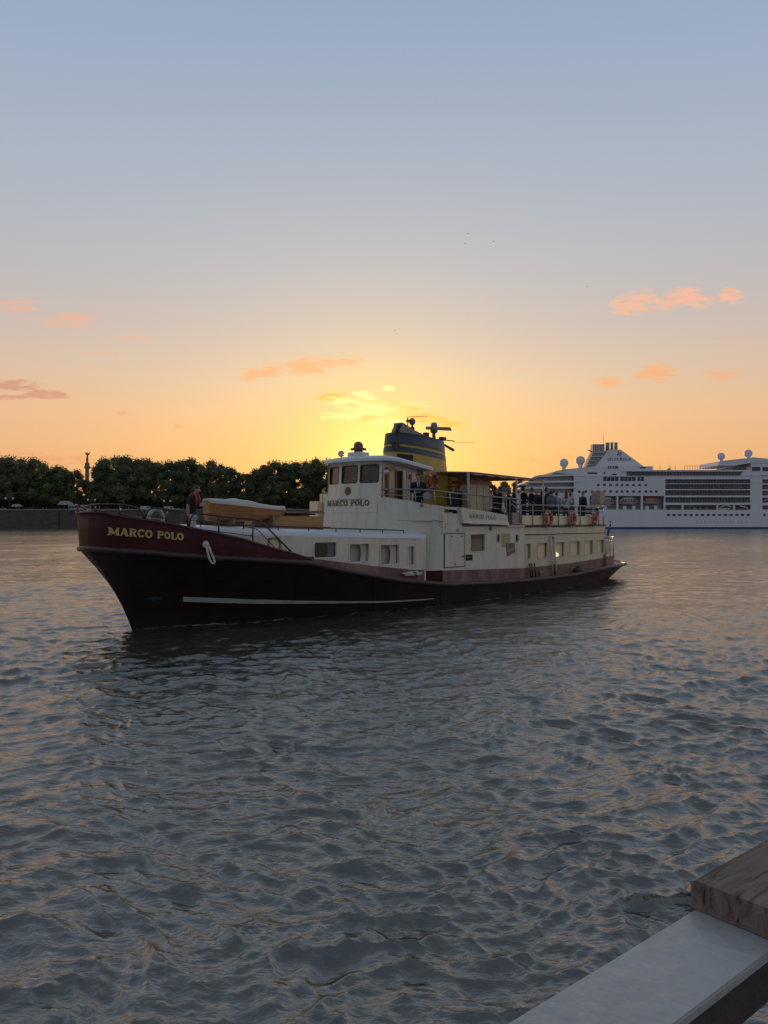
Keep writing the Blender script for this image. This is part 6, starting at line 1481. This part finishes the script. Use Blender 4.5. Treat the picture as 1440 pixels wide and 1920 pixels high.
# facade between promenade and upper window band
bays = [rc_(1105,1156,930,955.5), rc_(1159.5,1202,930,955.5), rc_(1205.5,1245,930,955.5)]
bays2 = [rc_(1247.5,1278.6,946.8,956), rc_(1281.7,1343.7,946.8,956), rc_(1346.8,1375,946.8,956), rc_(1378,1408,946.8,956)]
rowsB = [rc_(1247.5,1407,932.3,942.6), rc_(1247.5,1407,919.2,929), rc_(1247.5,1407,907.8,917.2), rc_(1247.5,1407,898.7,906.5)]
rowsR = [rc_(1429.5,1475,y0,y1) for y0, y1 in ((876,883),(887,895),(898.7,906.5),(909,917.5),(920,929),(933,942.6),(947.5,955.5))]
rowsR = [r for r in rowsR if r[3] < ch_(897)]
wr1 = [(x/3.273+1000) for x in (398,436,474,512,545,578,615,652,690)]; wr2 = [(x/3.273+1000) for x in (282,322,360,398,436,474,512,545,578,615,652,690,722,755)]
wn = [rc_(x-2.6, x+2.6, 907.4, 911.6) for x in wr1]+[rc_(x-2.6, x+2.6, 919.6, 924) for x in wr2]+[rc_(1085.5,1088.7,932.5,937)]
ub1 = [rc_(1131,1160,894.2,902.2), rc_(1163,1192,894.2,902.2), rc_(1195,1208,894.2,902.2)]
mb = MB(); holed(fs, cs(1075), cs(1500), ch_(957), ch_(892.8), bays+bays2+rowsB+rowsR+wn+ub1, 1.2, mb, 500); fac = mb.build('superstructure_side', sw, ship, recalc=False)
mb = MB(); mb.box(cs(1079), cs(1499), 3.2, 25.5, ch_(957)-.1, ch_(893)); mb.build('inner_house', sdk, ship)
# recess backs, cabins, dividers
mb = MB()
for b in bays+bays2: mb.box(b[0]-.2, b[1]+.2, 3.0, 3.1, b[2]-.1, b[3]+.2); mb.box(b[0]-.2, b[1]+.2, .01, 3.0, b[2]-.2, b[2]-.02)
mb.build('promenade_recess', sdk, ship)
mb = MB()
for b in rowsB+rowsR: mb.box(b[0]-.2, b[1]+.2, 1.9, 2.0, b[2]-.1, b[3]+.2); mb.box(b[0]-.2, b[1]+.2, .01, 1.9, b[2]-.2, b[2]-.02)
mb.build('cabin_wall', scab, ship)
def many(name, m, boxes, limit=100):
    proto = {}
    for i, (x0, x1, y0, y1, z0, z1) in enumerate(boxes[:limit]):
        key = (round(x1-x0, 2), round(y1-y0, 2), round(z1-z0, 2))
        if key not in proto:
            mb = MB(); mb.box(0, x1-x0, 0, y1-y0, 0, z1-z0); o = mb.build(name, m, ship); proto[key] = o
        else:
            o = proto[key].copy(); COL.objects.link(o); o.parent = ship
        o.location = (x0, y0, z0)
bx = []
for r in rowsB:
    n_ = 15
    for i in range(n_): 
        x = r[0]+(r[1]-r[0])*(i+.22)/n_; bx.append((x, x+1.15, 1.86, 1.895, r[2]+.15, r[3]-.25))
for r in rowsR: 
    for i in range(3):
        x = r[0]+.8+i*3.3; bx.append((x, x+1.15, 1.86, 1.895, r[2]+.15, r[3]-.25))
many('cabin_door', sgl, bx)
dv = []
for r in rowsB:
    for i in range(1, 15): x = r[0]+(r[1]-r[0])*i/15; dv.append((x, x+.12, .25, 1.85, r[2], r[3]-.02))
many('balcony_divider', sgr, dv)
railg_ = glass('balcony_glass', (.45,.50,.54), .2)
for r in rowsB+rowsR:
    mb = MB(); mb.box(r[0], r[1], .12, .15, r[2], r[2]+1.05); mb.build('balcony_rail', railg_, ship)
    mb = MB(); mb.box(r[0], r[1], .08, .19, r[2]+1.06, r[2]+1.13); mb.build('rail_cap', sgr, ship)
many('window', sgl, [(b[0]-.02, b[1]+.02, .25, .3, b[2]-.02, b[3]+.02) for b in wn])
lw_ = [rc_(x/3.273+1000-2.9, x/3.273+1000+2.9, 963.4, 967.6) for x in range(828, 1330, 35)]+[rc_(1431,1436,963.4,967.6)]
for nm, lst, m_, th in (('hull_window', lw_, sgl, .05),): many(nm, m_, [(b[0], b[1], -th, .02, b[2], b[3]) for b in lst])
many('hull_port', sgl, [(cs(1000+x/3.273)-.18, cs(1000+x/3.273)+.18, -.04, .02, ch_(978)-.18, ch_(978)+.18) for x in (1006,1030,1052,1082,1108,1130,1150,1178,1212,1228,1260,1280,1310)])
mb = MB()
for b in ub1: mb.box(b[0]-.1, b[1]+.1, 1.0, 1.1, b[2]-.1, b[3]+.1)
mb.build('window_band', sgl, ship)
mb = MB()
for b in ub1:
    n_ = max(2, int((b[1]-b[0])/1.5))
    for i in range(1, n_): x = b[0]+(b[1]-b[0])*i/n_; mb.box(x-.08, x+.08, .2, .4, b[2], b[3])
mb.build('window_mullions', sw, ship)
# lifeboats in the bays
def lifeboat(label, x0, x1, yt, yb, kind):
    r_ = empty('lifeboat', (SX+(cs(x0)+cs(x1))/2, SY+1.4, ch_(yb)), 0, label, 'lifeboat', 'lifeboats of the cruise ship')
    Lh = (cs(x1)-cs(x0))/2; hh = ch_(yt)-ch_(yb); mb = MB(); rows = []
    for i in range(13):
        t = -1+2*i/12; w_ = 1.3*(1-abs(t)**3.2)+.05; rows.append([Vector((t*Lh, -w_*math.cos(math.pi*k/8), hh*.50-hh*.5*(1-abs(t)**4*.6)*math.sin(math.pi*k/8)**.7)) for k in range(9)])
    mb.loft(rows); mb.build('boat_hull', tentm, r_)
    mb = MB(); rows = []
    for i in range(13):
        t = -1+2*i/12; t2 = t*.93; w_ = 1.2*(1-abs(t)**3.5)+.04; rows.append([Vector((t2*Lh, -w_*math.cos(math.pi*k/8), hh*.5+hh*.5*(1-abs(t)**4)*math.sin(math.pi*k/8)**.5)) for k in range(9)])
    mb.loft(rows); mb.build('canopy', sora if kind else tentm, r_)
    mb = MB()
    for i in range(5): mb.box(-Lh*.6+i*Lh*.3-.35, -Lh*.6+i*Lh*.3+.1, -1.26, -1.1, hh*.52, hh*.72)
    mb.build('boat_windows', winm if not kind else tentm, r_)
    mb = MB(); mb.box(-Lh*.85, Lh*.85, -1.33, -1.22, hh*.40, hh*.5); mb.build('red_line', sred, r_)
lifeboat('white lifeboat in the aftmost bay of the cruise ship, beside the stern box', 1124, 1153, 931.5, 947, 0)
lifeboat('white lifeboat with red trim in the middle bay of the cruise ship', 1162, 1197, 931.5, 947, 0)
lifeboat('orange and white tender in the forward bay of the cruise ship', 1206.5, 1237, 932, 945.5, 1)
many('deck_chute', sw, [(cs(x), cs(x)+1.4, .3, .9, ch_(955.2), ch_(948.5)) for x in (1132,1169,1186,1211,1227.5)])
many('promenade_window', sgl, [(cs(x), cs(x)+1.2, 2.9, 2.99, ch_(954), ch_(949)) for x in (1256,1289,1299.5,1310.5,1321.5,1334)])
mb = MB(); mb.tube([(cs(1350), .6, ch_(951)), (cs(1362), .6, ch_(947.5)), (cs(1372), .6, ch_(950))], .3, 6); mb.box(cs(1349), cs(1370), .5, .9, ch_(955), ch_(953)); mb.tube([(cs(1388), .6, ch_(948)), (cs(1402), .6, ch_(952)), (cs(1403), .6, ch_(956))], .3, 6); mb.build('deck_crane', sw, ship)
mb = MB(); mb.prism([(cs(1384), 1.2, ch_(955.8)), (cs(1402), 1.2, ch_(955.8)), (cs(1402), 1.2, ch_(950)), (cs(1388), 1.2, ch_(952))], (0, 1, 0)); mb.build('cargo_cover', sred, ship)
# upper decks
def deckbox(name, x0, x1, y0, y1, d0, d1, m, bev=0): mb = MB(); mb.box(cs(x0), cs(x1), d0, d1, ch_(y1), ch_(y0)); return mb.build(name, m, ship, bevel=bev)
deckbox('pool_deck', 1075, 1500, 892, 892.7, -.25, 26, sw)
# glazed lido band
deckbox('lido_glass', 1176, 1392, 884.2, 891.6, 1.0, 24, sgl)
deckbox('lido_front', 1170, 1232, 884.6, 891.8, 1.2, 1.4, sdk)
many('lido_mullion', sgr, [(cs(1232+k*6.1), cs(1232+k*6.1)+.22, .8, .98, ch_(891.6), ch_(884.2)) for k in range(25)])
mb = MB(); mb.prism([(cs(1388), .05, ch_(891.8)), (cs(1407.3), .05, ch_(891.8)), (cs(1407.3), .05, ch_(881.5)), (cs(1401), .05, ch_(881.5)), (cs(1394), .05, ch_(884))], (0, 25.8, 0)); mb.build('forward_house', sw, ship)
deckbox('sun_deck', 1170, 1404, 881.0, 883.8, .2, 25.5, sw)
deckbox('sun_deck_band', 1225, 1402, 883.9, 885, .4, .9, sgr)
many('wind_screen_post', sgr, [(cs(1285+k*5), cs(1285+k*5)+.10, 1, 1.12, ch_(881), ch_(873)) for k in range(13)])
deckbox('wind_screen_rail', 1285, 1346, 873, 873.5, 1, 1.12, sgr)
many('deck_lamp', sgr, [(cs(x), cs(x)+.14, 4, 4.14, ch_(881), ch_(871)) for x in (1230,1243,1262.5,1272)])
mb = MB(); mb.lathe([(1.2,0),(.9,.6),(.35,1.0),(.08,1.4),(.05,3.4)], (cs(1262), 5, ch_(881)), 12); mb.build('deck_finial', sgr, ship)
# forward block on the right with its recesses and sloping roof
rr = [rc_(1409.5,1426,y0,y1) for y0, y1 in ((875.5,883),(887.5,894))]
mb = MB(); holed(fs, cs(1407.5), cs(1500), ch_(891), ch_(866.5), [rc_(1409.5,1426,875.5,883.5), rc_(1429.5,1475,876,883.5)], .6, mb, 500); mb.box(cs(1407.5), cs(1500), .65, 26, ch_(891), ch_(866.5)); mb.build('forward_block', sw, ship, recalc=False)
mb = MB(); mb.box(cs(1410), cs(1475), .60, .64, ch_(883.5), ch_(875.5)); mb.build('forward_glass', sgl, ship)
deckbox('recess_panel', 1410, 1425, 888, 895, -.06, -.01, sw)
for y0, y1 in ((899,906),(909.5,917),(920.5,928.5)): deckbox('recess_panel', 1409.5, 1425.5, y0, y1, -.05, .0, sw)
deckbox('observation_glass', 1376, 1401, 875.5, 881, 1.0, 20, sgl); deckbox('observation_screen', 1346, 1376, 875, 881, 1.2, 1.3, railg_)
many('observation_mullion', sw, [(cs(1346+k*3.7), cs(1346+k*3.7)+.18, 1.0, 1.18, ch_(881), ch_(875)) for k in range(9)])
mb = MB(); mb.prism([(cs(1346), -.2, ch_(871)), (cs(1350), -.2, ch_(864.5)), (cs(1413), -.2, ch_(857.5)), (cs(1440), -.2, ch_(860)), (cs(1500), -.2, ch_(864)), (cs(1500), -.2, ch_(868)), (cs(1404), -.2, ch_(868.5)), (cs(1376), -.2, ch_(873.5)), (cs(1346), -.2, ch_(873))], (0, 22, 0)); mb.build('observation_roof', sw, ship)
# domed aerials
for px, py, r_, ped in ((1065,865.5,8.4,880),(1096.5,861,8.8,876),(1366.3,853,7.3,864),(1418.3,847.5,7.6,859)):
    rr_ = r_/FL*SY; mb = MB(); mb.ball((cs(px), 8, ch_(py)), rr_, 20, 14); d_ = mb.build('aerial_dome', mat('dome_white', (.62,.60,.62), .5, .03, .5), ship)
    mb = MB(); mb.lathe([(rr_*.5,0),(rr_*.42,.6),(rr_*.62,ch_(py)-rr_*.7-ch_(ped))], (cs(px), 8, ch_(ped)), 12); mb.build('dome_pedestal', sw, d_)
# aft terraces
mb = MB(); mb.prism([(cs(1040), 1.0, ch_(884)), (cs(1047), 1.0, ch_(882)), (cs(1066), 1.0, ch_(879)), (cs(1120), 1.0, ch_(874)), (cs(1225), 1.0, ch_(874)), (cs(1225), 1.0, ch_(881)), (cs(1176), 1.0, ch_(884)), (cs(1176), 1.0, ch_(892)), (cs(1075), 1.0, ch_(892)), (cs(1075), 1.0, ch_(889.5)), (cs(1044), 1, ch_(886))], (0, 24, 0)); mb.build('aft_upper_house', sw, ship)
many('house_port', sgl, [(cs(x), cs(x)+.7, .94, .99, ch_(y), ch_(y)+.6) for x in (1141,1145,1150,1154,1157) for y in (876,878.5)])
mb = MB(); mb.box(cs(1103), cs(1121), .9, .99, ch_(888.5), ch_(885.5)); mb.box(cs(1148), cs(1157), .9, .99, ch_(890.5), ch_(888)); mb.box(cs(1201), cs(1212), .9, .99, ch_(878), ch_(875.5)); mb.build('canopy_opening', winm, ship)
deckbox('red_buoy_box', 1133, 1136, 884.5, 888.5, .8, .95, sred)
def terr(name, pts, d0, d1, m): mb = MB(); mb.prism([(cs(x), d0, ch_(y)) for x, y in pts], (0, d1-d0, 0)); return mb.build(name, m, ship)
terr('terrace_slab', [(1000,893.5),(1012,890.5),(1076,889),(1076,891.8),(1000,895)], -.2, 26, sw)
terr('terrace_slab', [(985,903.5),(1000,902),(1095,901),(1092,904.2),(985,905.5)], -.2, 26, sw)
terr('terrace_slab', [(975,914),(990,913.2),(1082,912.8),(1080,916),(975,916.5)], -.2, 26, sw)
terr('terrace_slab', [(965,925),(1078,924.5),(1078,928),(965,928)], -.2, 26, sw)
terr('terrace_side', [(1076,889),(1101.5,892.7),(1087,912.8),(1078,916),(1073,924.5),(1078,957),(1075.2,957),(1075.2,892)], -.02, .3, sw)
terr('terrace_side', [(1101.5,892.7),(1076,892.7),(1076,891)], -.03, .3, sw)
for x0, x1, y0, y1 in ((1012,1101,891.8,901),(995,1090,904.2,912.8),(985,1078,916,924.5)): terr('terrace_glass', [(x0,y0),(x1,y0),(x1-6,y1),(x0-8,y1)], 2.5, 2.7, scab)
many('terrace_post', sdk, [(cs(x), cs(x)+.18, .4, .58, ch_(y1), ch_(y0)) for y0, y1, xs in ((891.8,901,range(1016,1092,9)),(904.2,912.8,range(1000,1080,9)),(916,924.5,range(990,1070,9))) for x in xs])
terr('stern_side', [(960,928),(1106,928),(1106,930),(1104,957),(955,957)], .02, .5, sw)
mb = MB(); mb.box(cs(1040), cs(1120), 3, 3.1, ch_(883.5), ch_(881)); 
many('terrace_rail_post', sgr, [(cs(x), cs(x)+.08, .1, .18, ch_(y)-0, ch_(y)+1.1) for y, xs in ((889.5,range(1014,1040,4)),(884,range(1042,1064,4))) for x in xs])
# funnel with emblem and name, exhausts, lattice mast
mb = MB(); fx = [(1120,875.5),(1149.5,841),(1171,840.5),(1222,877.5)]; nearf = [Vector((cs(x), 6, ch_(y))) for x, y in fx]; farf = [Vector((cs(x), 18, ch_(y))) for x, y in fx]
mb.hexa([nearf[0], nearf[3], farf[3], farf[0], nearf[1], nearf[2], farf[2], farf[1]]); fn_ = mb.build('ship_funnel', sw, ship)
mb = MB(); lettering(mb, 'SILVERSEA', lambda a, b, d: Vector((a, 6-d, b)), cs(1146), cs(1190.5), ch_(862), ch_(856.5), .03, 1.0); mb.build('funnel_lettering', stxt, fn_)
mb = MB(); c = Vector((cs(1168.5), 5.97, ch_(848.5)))
for k in range(4):
    a = math.pi/2*k+.4; d = Vector((math.cos(a), 0, math.sin(a))); e = Vector((-d.z, 0, d.x))
    mb.prism([c+d*.15, c+d*.75+e*.5, c+d*1.25, c+d*.8-e*.35], (0, -.02-.004*k, 0))
mb.build('funnel_emblem', stxt, fn_)
for x0, x1, y in ((1148,1156,825.5),(1157.5,1163.5,825),(1165,1171.5,825.3)):
    mb = MB(); mb.lathe([((cs(x1)-cs(x0))/2, 0), ((cs(x1)-cs(x0))/2, ch_(y)-ch_(842)), ((cs(x1)-cs(x0))/2*.7, ch_(y)-ch_(842)+.05)], ((cs(x0)+cs(x1))/2, 11, ch_(842)), 14); mb.build('exhaust', sgr, fn_)
mb = MB(); mb.hexa([Vector((cs(x), d, ch_(y))) for x, y, d in ((1105,876,7),(1137,876,7),(1137,876,13),(1105,876,13),(1121,843,7),(1146,843,7),(1146,843,13),(1121,843,13))]); mast = mb.build('mast_house', sgr, ship)
deckbox('mast_top', 1120.5, 1143, 829.5, 843, 8, 12, sgr)
mb = MB(); 
for k in range(5): x = 1123+k*4.6; mb.box(cs(x), cs(x)+.25, 7.8, 7.95, ch_(843), ch_(829.5))
for k in range(4): y = 870-8*k; mb.box(cs(1108+k*4), cs(1140), 6.6, 6.9, ch_(y), ch_(y)+.3)
mb.build('mast_lattice', sw, mast)
mb = MB(); mb.tube([(cs(1142), 9, ch_(845)), (cs(1142), 9, ch_(808))], [.16,.05], 6); mb.tube([(cs(1114), 9, ch_(841)), (cs(1120), 9, ch_(844))], .25, 6); mb.build('mast_pole', sdk, mast)
mb = MB(); mb.box(cs(1110), cs(1117), 8, 9, ch_(841.5), ch_(840)); mb.build('mast_radar', sw, mast)
terr('funnel_stair', [(1113,875),(1128,857),(1133,857),(1121,875)], 5.5, 6, sgr)
# ------------------------------------------------------------------ birds
bm_ = mat('bird_dark', (.03,.03,.03), .8, .1, 5)
for k, (px, py, Y, lab) in enumerate(((877,438,150,'topmost small bird high above the funnel'), (872,457,150,'small bird just below the topmost one'), (925,453,145,'small bird right of the topmost pair'), (1101,538,150,'lone small bird below the right-hand clouds\' height'), (741,620,160,'lone small bird above the yellow clouds'))):
    p = B(px, py, Y); mb = MB(); mb.tube([(-.28,0,0), (-.1,0,.01), (.12,0,.02), (.26,0,.02)], [.02,.06,.07,.02], 7)
    r_ = empty('bird', p, rng.uniform(0, 1), lab, 'bird', 'birds in the evening sky'); r_.scale = (.55,)*3; mb.build('bird_body', bm_, r_)
    for s_ in (1, -1):
        mb = MB(); mb.prism([(.10,.04*s_,.03), (.12,.32*s_,.16), (-.02,.62*s_,.08), (-.04,.30*s_,.13), (-.06,.04*s_,.03)], (0, 0, .012)); mb.build('wing', bm_, r_)
